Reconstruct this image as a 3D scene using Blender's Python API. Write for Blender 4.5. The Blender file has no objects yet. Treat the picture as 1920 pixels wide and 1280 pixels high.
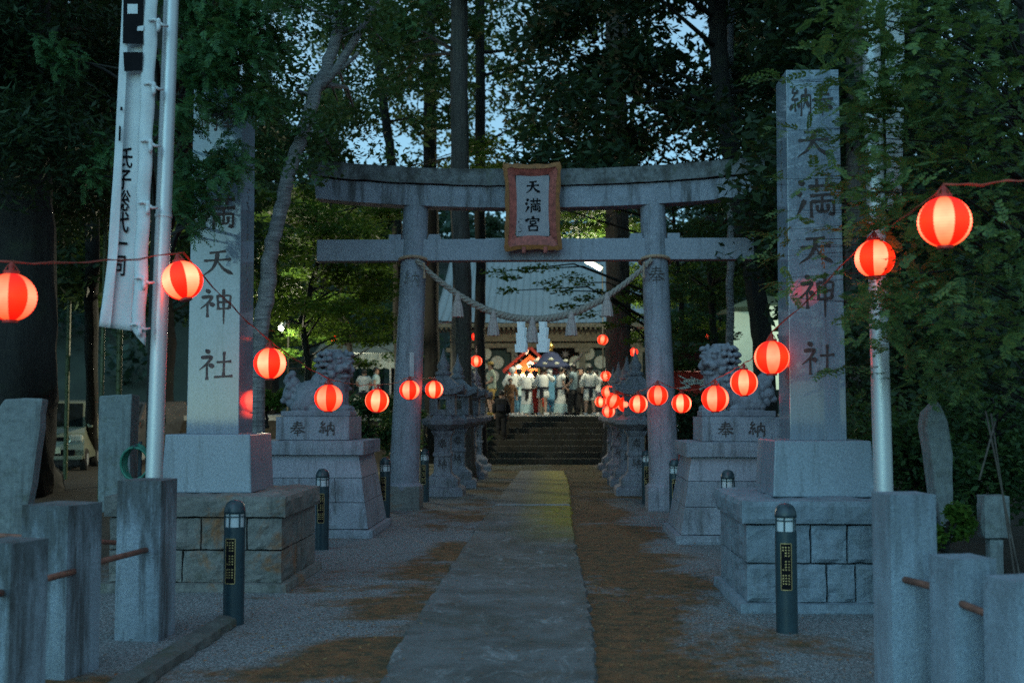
import bpy, bmesh, math, random
import numpy as np
from mathutils import Vector, Matrix, Euler, noise
S = bpy.context.scene
COL = S.collection
R = math.radians
random.seed(7)
rng = np.random.default_rng(11)

# ------------------------------------------------------------------ camera, world, light
F = 2150.0                       # focal length in photo pixels (1920 wide)
CAMZ = 1.55
VX, VY = 1037.0, 770.0           # where the path's direction meets the horizon
YAW = math.atan((VX-960)/F)
PITCH = math.atan((VY-640)/F)
cd = bpy.data.cameras.new('camera')
cam = bpy.data.objects.new('camera', cd); COL.objects.link(cam)
cd.sensor_width = 36; cd.lens = 36*F/1920
cd.clip_start = 0.1; cd.clip_end = 2000
cam.location = (0, 0, CAMZ)
cam.rotation_mode = 'XYZ'
cam.rotation_euler = (math.pi/2+PITCH, 0, YAW)
cd.dof.use_dof = True; cd.dof.focus_distance = 12.0; cd.dof.aperture_fstop = 1.8
S.camera = cam
CM = Euler(cam.rotation_euler).to_matrix()
def P(px, py, Y):
    d = CM @ Vector((px-960, 640-py, -F))
    return Vector((0, 0, CAMZ)) + d*(Y/d.y)
def G(px, py, z=0.0):
    d = CM @ Vector((px-960, 640-py, -F))
    return Vector((0, 0, CAMZ)) + d*((z-CAMZ)/d.z)
def proj(p):
    q = CM.transposed() @ (Vector(p)-Vector((0, 0, CAMZ))); return 960-F*q.x/q.z, 640+F*q.y/q.z
def XA(px, Y): return P(px, VY, Y).x
def ZA(py, Y, px=VX): return P(px, py, Y).z

w = bpy.data.worlds.new('World'); S.world = w; w.use_nodes = True
nt = w.node_tree; nt.nodes.clear()
wo = nt.nodes.new('ShaderNodeOutputWorld'); bg = nt.nodes.new('ShaderNodeBackground')
sk = nt.nodes.new('ShaderNodeTexSky'); sk.sky_type = 'NISHITA'; sk.sun_disc = False
SUN_EL, SUN_AZ = R(12), R(200)
sk.sun_elevation = SUN_EL; sk.sun_rotation = SUN_AZ; sk.air_density = 1.0; sk.dust_density = 0.6; sk.ozone_density = 3.0
mx = nt.nodes.new('ShaderNodeMix'); mx.data_type = 'RGBA'; mx.blend_type = 'MULTIPLY'; mx.inputs[0].default_value = 1.0
mx.inputs[7].default_value = (0.45, 0.93, 1.04, 1)
nt.links.new(sk.outputs[0], mx.inputs[6]); mx2 = nt.nodes.new('ShaderNodeMix'); mx2.data_type = 'RGBA'; mx2.inputs[0].default_value = 0.45
mx2.inputs[7].default_value = (3.5, 5.0, 5.5, 1)      # thin even dusk cloud over the clear sky
nt.links.new(mx.outputs[2], mx2.inputs[6]); nt.links.new(mx2.outputs[2], bg.inputs[0]); nt.links.new(bg.outputs[0], wo.inputs[0])
bg.inputs[1].default_value = 0.15
sl = bpy.data.lights.new('sun', 'SUN'); sl.energy = 0.75; sl.angle = R(70); sl.color = (0.34, 0.86, 1.2)
so = bpy.data.objects.new('sun', sl); COL.objects.link(so)
so.rotation_euler = (R(62), 0, R(-20))
S.view_settings.view_transform = 'Standard'; S.view_settings.look = 'None'
S.view_settings.exposure = 0.15; S.view_settings.gamma = 1.0
S.cycles.use_denoising = False      # the sampling grain stands for the film grain of the photograph
S.cycles.max_bounces = 6; S.cycles.diffuse_bounces = 3; S.cycles.glossy_bounces = 3
S.cycles.transmission_bounces = 4; S.cycles.transparent_max_bounces = 6
S.cycles.sample_clamp_indirect = 1.5

# ------------------------------------------------------------------ helpers
def tag(o, label=None, cat=None, group=None, kind=None):
    if label: o['label'] = label
    if cat: o['category'] = cat
    if group: o['group'] = group
    if kind: o['kind'] = kind
    return o
def empty(name, loc, label, cat, group=None, rz=0.0):
    o = bpy.data.objects.new(name, None); COL.objects.link(o)
    o.location = loc; o.rotation_euler = (0, 0, rz); o.empty_display_size = 0.1
    return tag(o, label, cat, group)
def link(name, me, parent=None, loc=None):
    o = bpy.data.objects.new(name, me); COL.objects.link(o)
    if parent is not None: o.parent = parent
    if loc is not None: o.location = loc
    return o
def kids(o): return [c for c in bpy.data.objects if c.parent == o]
def copy_tree(o, loc=None, rz=None, parent=None, scale=None):
    def rec(a, par):
        c = a.copy(); COL.objects.link(c); c.parent = par
        for ch in list(a.children): rec(ch, c)
        return c
    c = rec(o, parent)
    if loc is not None: c.location = loc
    if rz is not None: c.rotation_euler.z = rz
    if scale is not None: c.scale = (scale,)*3 if not hasattr(scale, '__len__') else scale
    return c

class MB:
    def __init__(s): s.v = []; s.f = []
    def add(s, vs, fs):
        n = len(s.v); s.v += [tuple(v) for v in vs]; s.f += [tuple(i+n for i in f) for f in fs]; return s
    def box(s, x0, x1, y0, y1, z0, z1, tx=0.0, ty=0.0, rz=0.0, c=None):
        # tx, ty: inset of the top on each side
        vs = [(x0,y0,z0),(x1,y0,z0),(x1,y1,z0),(x0,y1,z0),(x0+tx,y0+ty,z1),(x1-tx,y0+ty,z1),(x1-tx,y1-ty,z1),(x0+tx,y1-ty,z1)]
        if rz:
            cx, cy = c or ((x0+x1)/2, (y0+y1)/2); ca, sa = math.cos(rz), math.sin(rz)
            vs = [(cx+(x-cx)*ca-(y-cy)*sa, cy+(x-cx)*sa+(y-cy)*ca, z) for x, y, z in vs]
        return s.add(vs, [(0,3,2,1),(4,5,6,7),(0,1,5,4),(1,2,6,5),(2,3,7,6),(3,0,4,7)])
    def rough(s, x0, x1, y0, y1, z0, z1, n=(6,4,4), amp=0.015, seed=0, scale=5.0, rnd=0.02):
        # box with rough-hewn faces, rounded arrises
        nx, ny, nz = n; idx = {}; vs = []; fs = []
        def vid(i, j, k):
            if (i,j,k) in idx: return idx[(i,j,k)]
            u, v, ww = i/nx, j/ny, k/nz
            p = Vector((x0+(x1-x0)*u, y0+(y1-y0)*v, z0+(z1-z0)*ww))
            e = (i in (0,nx))+(j in (0,ny))+(k in (0,nz))
            d = Vector(((i==nx)-(i==0), (j==ny)-(j==0), (k==nz)-(k==0)))
            q = p*scale+Vector((seed*7.3, seed*3.1, seed*1.7))
            a = amp*(noise.noise(q)+0.5*noise.noise(q*2.3))
            if e >= 2: p -= d.normalized()*(rnd*0.6+abs(a)*0.5)
            else: p += d*a
            idx[(i,j,k)] = len(vs); vs.append(p); return idx[(i,j,k)]
        for i in range(nx):
            for k in range(nz):
                fs.append((vid(i,0,k),vid(i+1,0,k),vid(i+1,0,k+1),vid(i,0,k+1)))
                fs.append((vid(i+1,ny,k),vid(i,ny,k),vid(i,ny,k+1),vid(i+1,ny,k+1)))
        for j in range(ny):
            for k in range(nz):
                fs.append((vid(0,j+1,k),vid(0,j,k),vid(0,j,k+1),vid(0,j+1,k+1)))
                fs.append((vid(nx,j,k),vid(nx,j+1,k),vid(nx,j+1,k+1),vid(nx,j,k+1)))
        for i in range(nx):
            for j in range(ny):
                fs.append((vid(i,j+1,0),vid(i+1,j+1,0),vid(i+1,j,0),vid(i,j,0)))
                fs.append((vid(i,j,nz),vid(i+1,j,nz),vid(i+1,j+1,nz),vid(i,j+1,nz)))
        return s.add(vs, fs)
    def lathe(s, prof, n=16, c=(0,0,0), sx=1.0, sy=1.0, rot=0.0, cap=True):
        vs = []; fs = []
        for r, z in prof:
            for i in range(n):
                a = rot+2*math.pi*i/n
                vs.append((c[0]+r*sx*math.cos(a), c[1]+r*sy*math.sin(a), c[2]+z))
        for k in range(len(prof)-1):
            for i in range(n):
                j = (i+1) % n
                fs.append((k*n+i, k*n+j, (k+1)*n+j, (k+1)*n+i))
        if cap:
            fs.append(tuple(range(n-1, -1, -1))); fs.append(tuple((len(prof)-1)*n+i for i in range(n)))
        return s.add(vs, fs)
    def tube(s, pts, rad, n=8, cap=True, ridge=0.0):
        pts = [Vector(p) for p in pts]
        if not hasattr(rad, '__len__'): rad = [rad]*len(pts)
        vs = []; fs = []; up = None
        for i, p in enumerate(pts):
            t = (pts[min(i+1, len(pts)-1)]-pts[max(i-1, 0)])
            t = t.normalized() if t.length > 1e-9 else Vector((0,0,1))
            if up is None:
                up = Vector((0,0,1)) if abs(t.z) < 0.9 else Vector((1,0,0))
            a = t.cross(up); a = a.normalized() if a.length > 1e-6 else Vector((1,0,0))
            b = a.cross(t).normalized(); up = b
            for k in range(n):
                th = 2*math.pi*k/n
                kk = rad[i]*(1+ridge*(noise.noise(Vector((3*math.cos(th), 3*math.sin(th), p.z*.5+p.x)))+.8*noise.noise(Vector((7*math.cos(th), 7*math.sin(th), p.z*1.1))))) if ridge else rad[i]; vs.append(p+(a*math.cos(th)+b*math.sin(th))*kk)
        for i in range(len(pts)-1):
            for k in range(n):
                m = (k+1) % n
                fs.append((i*n+k, i*n+m, (i+1)*n+m, (i+1)*n+k))
        if cap:
            fs.append(tuple(range(n-1, -1, -1))); fs.append(tuple((len(pts)-1)*n+k for k in range(n)))
        return s.add(vs, fs)
    def loft(s, rings, n=14, pleat=0.0, cap=True, rz=0.0):
        # rings: (cx, cy, cz, rx, ry)
        vs = []; fs = []
        ca, sa = math.cos(rz), math.sin(rz)
        for q, (cx, cy, cz, rx, ry) in enumerate(rings):
            for i in range(n):
                a = 2*math.pi*i/n
                k = 1+pleat*math.sin(a*5+q*.4)*(q/(len(rings)-1) if len(rings) > 1 else 0)
                x, y = rx*k*math.cos(a), ry*k*math.sin(a)
                vs.append((cx+x*ca-y*sa, cy+x*sa+y*ca, cz))
        for q in range(len(rings)-1):
            for i in range(n):
                j = (i+1) % n
                fs.append((q*n+i, q*n+j, (q+1)*n+j, (q+1)*n+i))
        if cap:
            fs.append(tuple(range(n-1, -1, -1))); fs.append(tuple((len(rings)-1)*n+i for i in range(n)))
        return s.add(vs, fs)
    def sphere(s, c, r, n=12, m=8, sq=(1,1,1)):
        prof = [(max(1e-4, math.sin(math.pi*k/m)), -math.cos(math.pi*k/m)) for k in range(m+1)]
        vs = []; fs = []
        for a, z in prof:
            for i in range(n):
                th = 2*math.pi*i/n
                vs.append((c[0]+r*sq[0]*a*math.cos(th), c[1]+r*sq[1]*a*math.sin(th), c[2]+r*sq[2]*z))
        for k in range(m):
            for i in range(n):
                j = (i+1) % n
                fs.append((k*n+i, k*n+j, (k+1)*n+j, (k+1)*n+i))
        return s.add(vs, fs)
    def prism(s, poly, y0, y1):
        # polygon in x,z extruded along y (counter-clockwise seen from -y)
        n = len(poly)
        vs = [(x, y0, z) for x, z in poly]+[(x, y1, z) for x, z in poly]
        fs = [tuple(range(n)), tuple(range(2*n-1, n-1, -1))]+[(i, i+n, (i+1) % n+n, (i+1) % n) for i in range(n)]
        return s.add(vs, fs)
    def xf(s, M):
        s.v = [tuple(M @ Vector(v)) for v in s.v]; return s
    def mesh(s, name, mat=None, smooth=False, bevel=0.0):
        me = bpy.data.meshes.new(name); me.from_pydata(s.v, [], s.f)
        bm = bmesh.new(); bm.from_mesh(me)
        bmesh.ops.recalc_face_normals(bm, faces=bm.faces)
        if bevel:
            es = [e for e in bm.edges if len(e.link_faces) == 2 and e.calc_face_angle(0) > 0.6]
            bmesh.ops.bevel(bm, geom=es, offset=bevel, segments=2, affect='EDGES', profile=0.6)
        bm.to_mesh(me); bm.free()
        if mat: me.materials.append(mat)
        if smooth: me.polygons.foreach_set('use_smooth', [True]*len(me.polygons))
        me.update()
        return me
    def obj(s, name, mat, parent=None, smooth=False, bevel=0.0, loc=None):
        return link(name, s.mesh(name, mat, smooth, bevel), parent, loc)

def autosmooth(o, ang=40):
    me = o.data
    me.polygons.foreach_set('use_smooth', [True]*len(me.polygons))
    bm = bmesh.new(); bm.from_mesh(me)
    for e in bm.edges:
        e.smooth = not (len(e.link_faces) == 2 and e.calc_face_angle(0) > R(ang))
    bm.to_mesh(me); bm.free(); return o

# ------------------------------------------------------------------ materials
class NT:
    def __init__(s, name):
        s.m = bpy.data.materials.new(name); s.m.use_nodes = True; s.t = s.m.node_tree
        s.b = s.t.nodes['Principled BSDF']; s.o = s.t.nodes['Material Output']
    def n(s, typ, **kw):
        nd = s.t.nodes.new(typ)
        for k, v in kw.items():
            if hasattr(nd, k): setattr(nd, k, v)
        return nd
    def l(s, a, b): s.t.links.new(a, b)
    def coord(s, scale=(1,1,1), kind='Object'):
        tc = s.n('ShaderNodeTexCoord'); mp = s.n('ShaderNodeMapping'); mp.inputs['Scale'].default_value = scale
        s.l(tc.outputs[kind], mp.inputs[0]); return mp.outputs[0]
    def noise(s, vec, scale, detail=4, rough=0.6, dist=0.0):
        nd = s.n('ShaderNodeTexNoise'); nd.inputs['Scale'].default_value = scale; nd.inputs['Detail'].default_value = detail
        nd.inputs['Roughness'].default_value = rough; nd.inputs['Distortion'].default_value = dist
        s.l(vec, nd.inputs['Vector']); return nd.outputs['Fac']
    def vor(s, vec, scale, feat='F1', out='Distance'):
        nd = s.n('ShaderNodeTexVoronoi'); nd.feature = feat; nd.inputs['Scale'].default_value = scale
        s.l(vec, nd.inputs['Vector']); return nd.outputs[out]
    def ramp(s, fac, stops):
        nd = s.n('ShaderNodeValToRGB'); cr = nd.color_ramp
        while len(cr.elements) > len(stops): cr.elements.remove(cr.elements[-1])
        while len(cr.elements) < len(stops): cr.elements.new(0.5)
        for e, (p, c) in zip(cr.elements, stops):
            e.position = p; e.color = (*c, 1) if hasattr(c, '__len__') else (c, c, c, 1)
        s.l(fac, nd.inputs[0]); return nd.outputs[0]
    def mix(s, fac, a, b, mode='MIX'):
        nd = s.n('ShaderNodeMix'); nd.data_type = 'RGBA'; nd.blend_type = mode
        for sock, v in ((nd.inputs[0], fac), (nd.inputs[6], a), (nd.inputs[7], b)):
            if hasattr(v, 'is_linked'): s.l(v, sock)
            elif hasattr(v, '__len__'): sock.default_value = (*v, 1)
            else: sock.default_value = v
        return nd.outputs[2]
    def math(s, op, a, b=0.0, c=0.0):
        nd = s.n('ShaderNodeMath'); nd.operation = op
        for i, v in enumerate((a, b, c)):
            if hasattr(v, 'is_linked'): s.l(v, nd.inputs[i])
            else: nd.inputs[i].default_value = v
        return nd.outputs[0]
    def bump(s, h, strength=0.4, dist=0.01):
        nd = s.n('ShaderNodeBump'); nd.inputs['Strength'].default_value = strength; nd.inputs['Distance'].default_value = dist
        s.l(h, nd.inputs['Height']); s.l(nd.outputs[0], s.b.inputs['Normal'])
    def col(s, c):
        if hasattr(c, 'is_linked'): s.l(c, s.b.inputs['Base Color'])
        else: s.b.inputs['Base Color'].default_value = (*c, 1)
        return s
    def rough(s, r):
        if hasattr(r, 'is_linked'): s.l(r, s.b.inputs['Roughness'])
        else: s.b.inputs['Roughness'].default_value = r
        return s

def plain(name, c, rough=0.6, metal=0.0, var=0.25, vs=6.0, bump=0.0):
    m = NT(name); v = m.coord()
    f = m.noise(v, vs, 5)
    a = tuple(x*(1-var) for x in c); b = tuple(min(1, x*(1+var)) for x in c)
    m.col(m.ramp(f, [(0.3, a), (0.7, b)])).rough(rough); m.b.inputs['Metallic'].default_value = metal
    if bump: m.bump(m.noise(v, vs*8, 4), bump, 0.01)
    return m.m

def granite(name, base=(0.30,0.31,0.33), rough=0.25, speck=70, dark=0.72, stain=0.0, bump=0.05):
    m = NT(name); v = m.coord()
    sp = m.noise(v, speck, 3, 0.7); sp2 = m.vor(v, speck*1.4)
    c = m.ramp(sp, [(0.35, tuple(x*dark for x in base)), (0.5, base), (0.68, tuple(min(1, x*1.22) for x in base))])
    c = m.mix(m.ramp(sp2, [(0.15, 0.22), (0.4, 0.0)]), c, tuple(x*0.45 for x in base))
    big = m.noise(v, 1.6, 5, 0.65)
    c = m.mix(m.ramp(big, [(0.4, 0.0), (0.75, 0.35)]), c, tuple(x*0.6 for x in base))
    if stain:
        st = m.noise(m.coord((9, 9, 0.7)), 1.2, 6, 0.7)
        c = m.mix(m.ramp(st, [(0.52, 0.0), (0.66, stain)]), c, (0.035, 0.035, 0.035))
    m.col(c).rough(rough); m.bump(m.noise(v, speck*0.8, 3), bump, 0.005)
    return m.m

def oldstone(name, base=(0.26,0.265,0.28), moss=0.25, streak=0.5, spk=45, orange=0.0, top=0.0, st0=.5, stv=(6,6,.5)):
    m = NT(name); v = m.coord()
    sp = m.noise(v, spk, 4, 0.75)
    c = m.ramp(sp, [(0.3, tuple(x*0.66 for x in base)), (0.5, base), (0.72, tuple(min(1, x*1.25) for x in base))])
    b = m.noise(v, 2.2, 6, 0.7)
    c = m.mix(m.ramp(b, [(0.42, 0.0), (0.72, 0.6)]), c, tuple(x*0.45 for x in base))
    st = m.noise(m.coord(stv), 1.5, 6, 0.7)
    c = m.mix(m.ramp(st, [(st0, 0.0), (st0+.16, streak)]), c, (0.05, 0.05, 0.05))
    mo = m.noise(v, 3.3, 6, 0.75)
    c = m.mix(m.ramp(mo, [(0.55, 0.0), (0.7, moss)]), c, (0.045, 0.055, 0.02))
    if orange:
        og = m.noise(v, 1.7, 5, 0.7, 0.5)
        c = m.mix(m.ramp(og, [(0.56, 0.0), (0.68, orange)]), c, (0.22, 0.09, 0.025))
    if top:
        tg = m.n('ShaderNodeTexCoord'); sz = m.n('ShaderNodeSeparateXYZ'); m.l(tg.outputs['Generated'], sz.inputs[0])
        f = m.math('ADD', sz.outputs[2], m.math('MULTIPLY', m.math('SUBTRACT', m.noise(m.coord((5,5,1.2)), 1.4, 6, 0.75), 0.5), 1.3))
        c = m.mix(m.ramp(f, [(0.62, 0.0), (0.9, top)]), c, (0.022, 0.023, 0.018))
    m.col(c).rough(0.85); m.bump(m.math('ADD', sp, m.math('MULTIPLY', m.noise(v, 9, 6, 0.7), 2.0)), 0.5, 0.012)
    return m.m

def leafmat(name, cols, trans=0.45, rough=0.6):
    m = NT(name); g = m.n('ShaderNodeNewGeometry')
    n = len(cols)
    c = m.ramp(g.outputs['Random Per Island'], [(i/(n-1), x) for i, x in enumerate(cols)])
    v = m.coord(); f = m.noise(v, 0.9, 3)
    c = m.mix(m.ramp(f, [(0.35, 0.35), (0.65, 0.0)]), c, tuple(x*0.45 for x in cols[0]))
    m.col(c).rough(rough); m.b.inputs['Specular IOR Level'].default_value = 0.3
    tr = m.n('ShaderNodeBsdfTranslucent'); m.l(m.mix(0.5, c, (0.10, 0.16, 0.02)), tr.inputs[0])
    ms = m.n('ShaderNodeMixShader'); ms.inputs[0].default_value = trans
    m.l(m.b.outputs[0], ms.inputs[1]); m.l(tr.outputs[0], ms.inputs[2]); m.l(ms.outputs[0], m.o.inputs[0])
    return m.m

def barkmat(name, a, b, horiz=False, moss=0.3):
    m = NT(name); v = m.coord((2, 2, 14) if horiz else (9, 9, 1.1))
    f = m.noise(v, 2.2, 6, 0.7, 0.6)
    c = m.ramp(f, [(0.32, a), (0.68, b)])
    mo = m.noise(m.coord(), 1.6, 5, 0.7)
    c = m.mix(m.ramp(mo, [(0.52, 0.0), (0.7, moss)]), c, (0.04, 0.06, 0.025))
    m.col(c).rough(0.9); m.bump(f, 0.8, 0.03); return m.m

def emis(name, c, s):
    m = NT(name); m.b.inputs['Base Color'].default_value = (0.6, 0.6, 0.6, 1)
    m.b.inputs['Emission Color'].default_value = (*c, 1); m.b.inputs['Emission Strength'].default_value = s
    return m.m

M = {}
M['granite'] = granite('polished_granite', (0.20,0.26,0.325), rough=0.045, bump=0.006, stain=0.3)
M['block'] = granite('honed_granite', (0.205,0.262,0.325), rough=0.4, stain=0.35)
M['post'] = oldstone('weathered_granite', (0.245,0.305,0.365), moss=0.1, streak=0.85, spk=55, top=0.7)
M['post_new'] = oldstone('pale_granite', (0.235,0.30,0.37), moss=0.05, streak=0.45, spk=60, top=0.25)
M['torii'] = oldstone('torii_stone', (0.245,0.265,0.32), moss=0.15, streak=0.6, spk=38)
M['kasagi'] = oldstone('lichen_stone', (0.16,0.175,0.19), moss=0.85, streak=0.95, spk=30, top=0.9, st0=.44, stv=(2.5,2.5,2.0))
M['lintel'] = oldstone('streaked_lintel', (0.25,0.275,0.335), moss=0.2, streak=0.9, spk=38, st0=.47, stv=(3.0,3.0,.35))
M['nuki'] = granite('beam_granite', (0.245,0.268,0.325), rough=0.7, speck=50, stain=0.35, bump=0.15)
M['lion'] = oldstone('lion_stone', (0.20,0.215,0.26), moss=0.3, streak=0.4, spk=30)
M['pedestal'] = oldstone('pedestal_stone', (0.235,0.27,0.325), moss=0.3, streak=0.65, spk=45)
M['rubble'] = oldstone('hewn_stone', (0.17,0.175,0.17), moss=0.6, streak=0.5, spk=30, orange=0.85)
M['ashlar'] = oldstone('pale_hewn_stone', (0.195,0.25,0.305), moss=0.3, streak=0.35, spk=35)
M['toro'] = oldstone('lantern_stone', (0.21,0.215,0.26), moss=0.6, streak=0.6, spk=30)
M['slab'] = oldstone('mossy_slab', (0.16,0.19,0.20), moss=0.7, streak=0.6, spk=20)
M['ink'] = plain('carved_ink', (0.045,0.038,0.038), 0.8, var=0.5, vs=25)
M['faint_ink'] = plain('faded_carving', (0.075,0.06,0.058), 0.85, var=0.5, vs=25)
M['black'] = plain('black_lacquer', (0.008,0.008,0.010), 0.9)
M['black'].node_tree.nodes['Principled BSDF'].inputs['Specular IOR Level'].default_value = 0.1
M['worn_ink'] = plain('worn_carving', (0.12,0.125,0.13), 0.9, var=0.4, vs=20)
M['steel'] = plain('satin_steel', (0.52,0.57,0.60), 0.42, 0.55, var=0.06, vs=3)
M['rail'] = plain('rusty_pipe', (0.20,0.09,0.065), 0.7, 0.2, var=0.4, vs=18)
M['bollard'] = plain('dark_green_enamel', (0.018,0.042,0.055), 0.35, 0.0, var=0.2, vs=9)
M['frost'] = plain('frosted_lens', (0.52,0.58,0.62), 0.25, var=0.05)
M['gold'] = plain('dull_gold', (0.42,0.31,0.14), 0.45, 0.6)
M['rope'] = plain('straw_rope', (0.27,0.235,0.21), 0.9, var=0.25, vs=40, bump=0.5)
M['shide'] = plain('white_paper', (0.74,0.77,0.80), 0.8, var=0.05)
M['cloth'] = plain('white_cloth', (0.52,0.57,0.60), 0.95, var=0.10, vs=4, bump=.35)
M['cable'] = plain('red_cable', (0.30,0.05,0.03), 0.6)
M['orange'] = plain('orange_lacquer', (0.23,0.08,0.013), 0.6, var=0.35, vs=18)
M['vermilion'] = plain('faded_vermilion', (0.30,0.075,0.06), 0.7, var=0.5, vs=14)
M['plaque'] = plain('white_board', (0.27,0.265,0.30), 0.7, var=0.12, vs=8)
M['bark_shaded'] = barkmat('shaded_bark', (0.004,0.0038,0.0035), (0.017,0.016,0.014))  # bark darkened so its colour carries the shade of the canopy
M['bark_cedar'] = barkmat('cedar_bark', (0.03,0.024,0.02), (0.10,0.085,0.075))
M['bark_pale'] = barkmat('cherry_bark', (0.09,0.09,0.095), (0.30,0.295,0.31), horiz=True, moss=0.2)
M['leaf_dark'] = leafmat('cedar_needles', [(0.012,0.028,0.016), (0.026,0.055,0.028), (0.040,0.078,0.034)], 0.25)
M['leaf_mid'] = leafmat('dark_broad_leaf', [(0.030,0.075,0.036), (0.055,0.125,0.048), (0.085,0.165,0.05)], 0.4)
M['leaf_maple'] = leafmat('maple_leaf', [(0.035,0.09,0.014), (0.065,0.15,0.02), (0.12,0.20,0.025)], 0.5)
M['leaf_hinoki'] = leafmat('cypress_spray', [(0.03,0.10,0.045), (0.055,0.15,0.055), (0.085,0.20,0.06)], 0.35)
M['leaf_near'] = leafmat('pinnate_leaf', [(0.065,0.135,0.058), (0.115,0.20,0.068), (0.17,0.25,0.06)], 0.42)
M['leaf_hazed'] = leafmat('hazed_foliage', [(0.02,0.05,0.05), (0.035,0.075,0.065), (0.05,0.095,0.07)], 0.3)  # teal of the distance haze is mixed into these leaf colours
M['skin'] = plain('skin', (0.42,0.26,0.19), 0.6, var=0.06)
M['hair'] = plain('hair', (0.012,0.010,0.009), 0.5)

# ------------------------------------------------------------------ ground, path, stairs
YS0, YS1, ZP = 33.4, 35.8, 1.385      # stair foot, stair head, plaza level
def gh(x, y):
    t = min(1, max(0, (y-(YS1-1.3))/1.4)); t = t*t*(3-2*t)
    z = ZP*t
    if y < 34 and abs(x+0.3) > 2.4: z += 0.02*noise.noise(Vector((x*.6, y*.6, 0)))
    side = max(0, abs(x)-9)
    z += 0.0*side
    return z
xs = sorted(set([-600,-300,-150,-80,-50,-35,-25,-18]+[round(-14+i*.5, 2) for i in range(57)]+[18,25,35,50,80,150,300,600]))
ys = sorted(set([-600,-200,-80,-30,-10,-4]+[round(-2+i*.5, 2) for i in range(71)]+[34.0+i*.2 for i in range(14)]+[37,38,40,44,50,60,80,120,200,400,900]))
vs = [(x, y, gh(x, y)-0.004) for y in ys for x in xs]
nx = len(xs)
fs = [(j*nx+i, j*nx+i+1, (j+1)*nx+i+1, (j+1)*nx+i) for j in range(len(ys)-1) for i in range(nx-1)]
m = NT('gravel_and_moss'); v = m.coord()
g1 = m.noise(v, 60, 3, 0.8); g2 = m.vor(v, 38)
c = m.ramp(g1, [(0.34, (0.045,0.05,0.055)), (0.5, (0.18,0.20,0.215)), (0.66, (0.50,0.53,0.56))])
c = m.mix(m.ramp(g2, [(0.0, 0.5), (0.35, 0.0)]), c, (0.05,0.05,0.055))
patch = m.noise(v, 0.55, 7, 0.72, 0.4)
sx = m.n('ShaderNodeSeparateXYZ'); m.l(v, sx.inputs[0])
def band(x, lo0, lo1, hi0, hi1):
    mr = m.n('ShaderNodeMapRange'); mr.inputs[1].default_value = lo0; mr.inputs[2].default_value = lo1; m.l(x, mr.inputs[0])
    m2 = m.n('ShaderNodeMapRange'); m2.inputs[1].default_value = hi0; m2.inputs[2].default_value = hi1
    m2.inputs[3].default_value = 1; m2.inputs[4].default_value = 0; m.l(x, m2.inputs[0])
    return m.math('MULTIPLY', mr.outputs[0], m2.outputs[0])
bR = band(sx.outputs[0], -0.2, 0.2, 0.75, 1.6)      # mossy strip along the right of the path
bL = band(sx.outputs[0], -1.9, -1.2, -0.9, -0.5)
near = m.n('ShaderNodeMapRange'); near.inputs[1].default_value = 5; near.inputs[2].default_value = 9.0; near.inputs[3].default_value = 0.07; near.inputs[4].default_value = 0.0
m.l(sx.outputs[1], near.inputs[0])
msk = m.math('ADD', m.math('ADD', patch, m.math('MULTIPLY', bR, 0.17)), m.math('ADD', m.math('MULTIPLY', bL, 0.09), near.outputs[0]))
mfac = m.ramp(msk, [(0.52, 0.0), (0.62, 0.95)])
mc = m.noise(v, 7, 6, 0.75)
mossc = m.ramp(mc, [(0.3, (0.022,0.018,0.006)), (0.43, (0.075,0.05,0.012)), (0.52, (0.17,0.075,0.018)), (0.60, (0.24,0.09,0.022)), (0.74, (0.12,0.105,0.010))])
c = m.mix(mfac, c, mossc)
fy = m.n('ShaderNodeMapRange'); fy.inputs[1].default_value = 17; fy.inputs[2].default_value = 27; m.l(sx.outputs[1], fy.inputs[0])
c = m.mix(m.math('MULTIPLY', fy.outputs[0], m.ramp(m.noise(v, 1.3, 6, .75), [(.36, .25), (.56, .95)])), c, m.ramp(mc, [(.35, (0.02,0.022,0.008)), (.65, (0.085,0.078,0.012))]))
# bare dark forest soil away from the approach
ax = m.math('ABSOLUTE', m.math('ADD', sx.outputs[0], 0.35))
fr = m.n('ShaderNodeMapRange'); fr.inputs[1].default_value = 3.6; fr.inputs[2].default_value = 4.4; m.l(ax, fr.inputs[0])
c = m.mix(fr.outputs[0], c, m.ramp(mc, [(0.35, (0.018,0.016,0.012)), (0.7, (0.06,0.05,0.035))]))
m.col(c).rough(0.95); m.bump(m.math('ADD', m.math('ADD', g1, g2), m.math('MULTIPLY', m.noise(v, 11, 5, 0.75), 1.5)), 0.9, 0.03)
me = bpy.data.meshes.new('ground'); me.from_pydata(vs, [], fs); me.materials.append(m.m)
me.polygons.foreach_set('use_smooth', [True]*len(me.polygons))
tag(link('ground', me), kind='structure')

# concrete path, edges read off the photograph and laid on the ground
Lp = [(600,1500),(723,1277),(737,1233),(767,1186),(814,1115),(865,1038),(901,984),(928,949),(955,910),(969,894),(975,884)]
Rp = [(1150,1500),(1116,1277),(1112,1233),(1108,1186),(1100,1125),(1080,1038),(1071,984),(1069,949),(1066,910),(1060,894),(1056,884)]
m = NT('worn_concrete'); v = m.coord()
a = m.noise(v, 90, 3, 0.7); b = m.noise(v, 1.3, 7, 0.75, 0.5); b2 = m.noise(m.coord((1.3, .7, 1)), 2.6, 8, 0.82, 1.0)
c = m.ramp(a, [(0.3, (0.075,0.085,0.09)), (0.7, (0.165,0.18,0.19))])
c = m.mix(m.ramp(b, [(0.40, 0.85), (0.58, 0.0)]), c, (0.052,0.058,0.056))
c = m.mix(m.ramp(b2, [(0.55, 0.0), (0.66, 0.6)]), c, (0.36,0.40,0.43))
sx = m.n('ShaderNodeSeparateXYZ'); m.l(v, sx.inputs[0])
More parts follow.
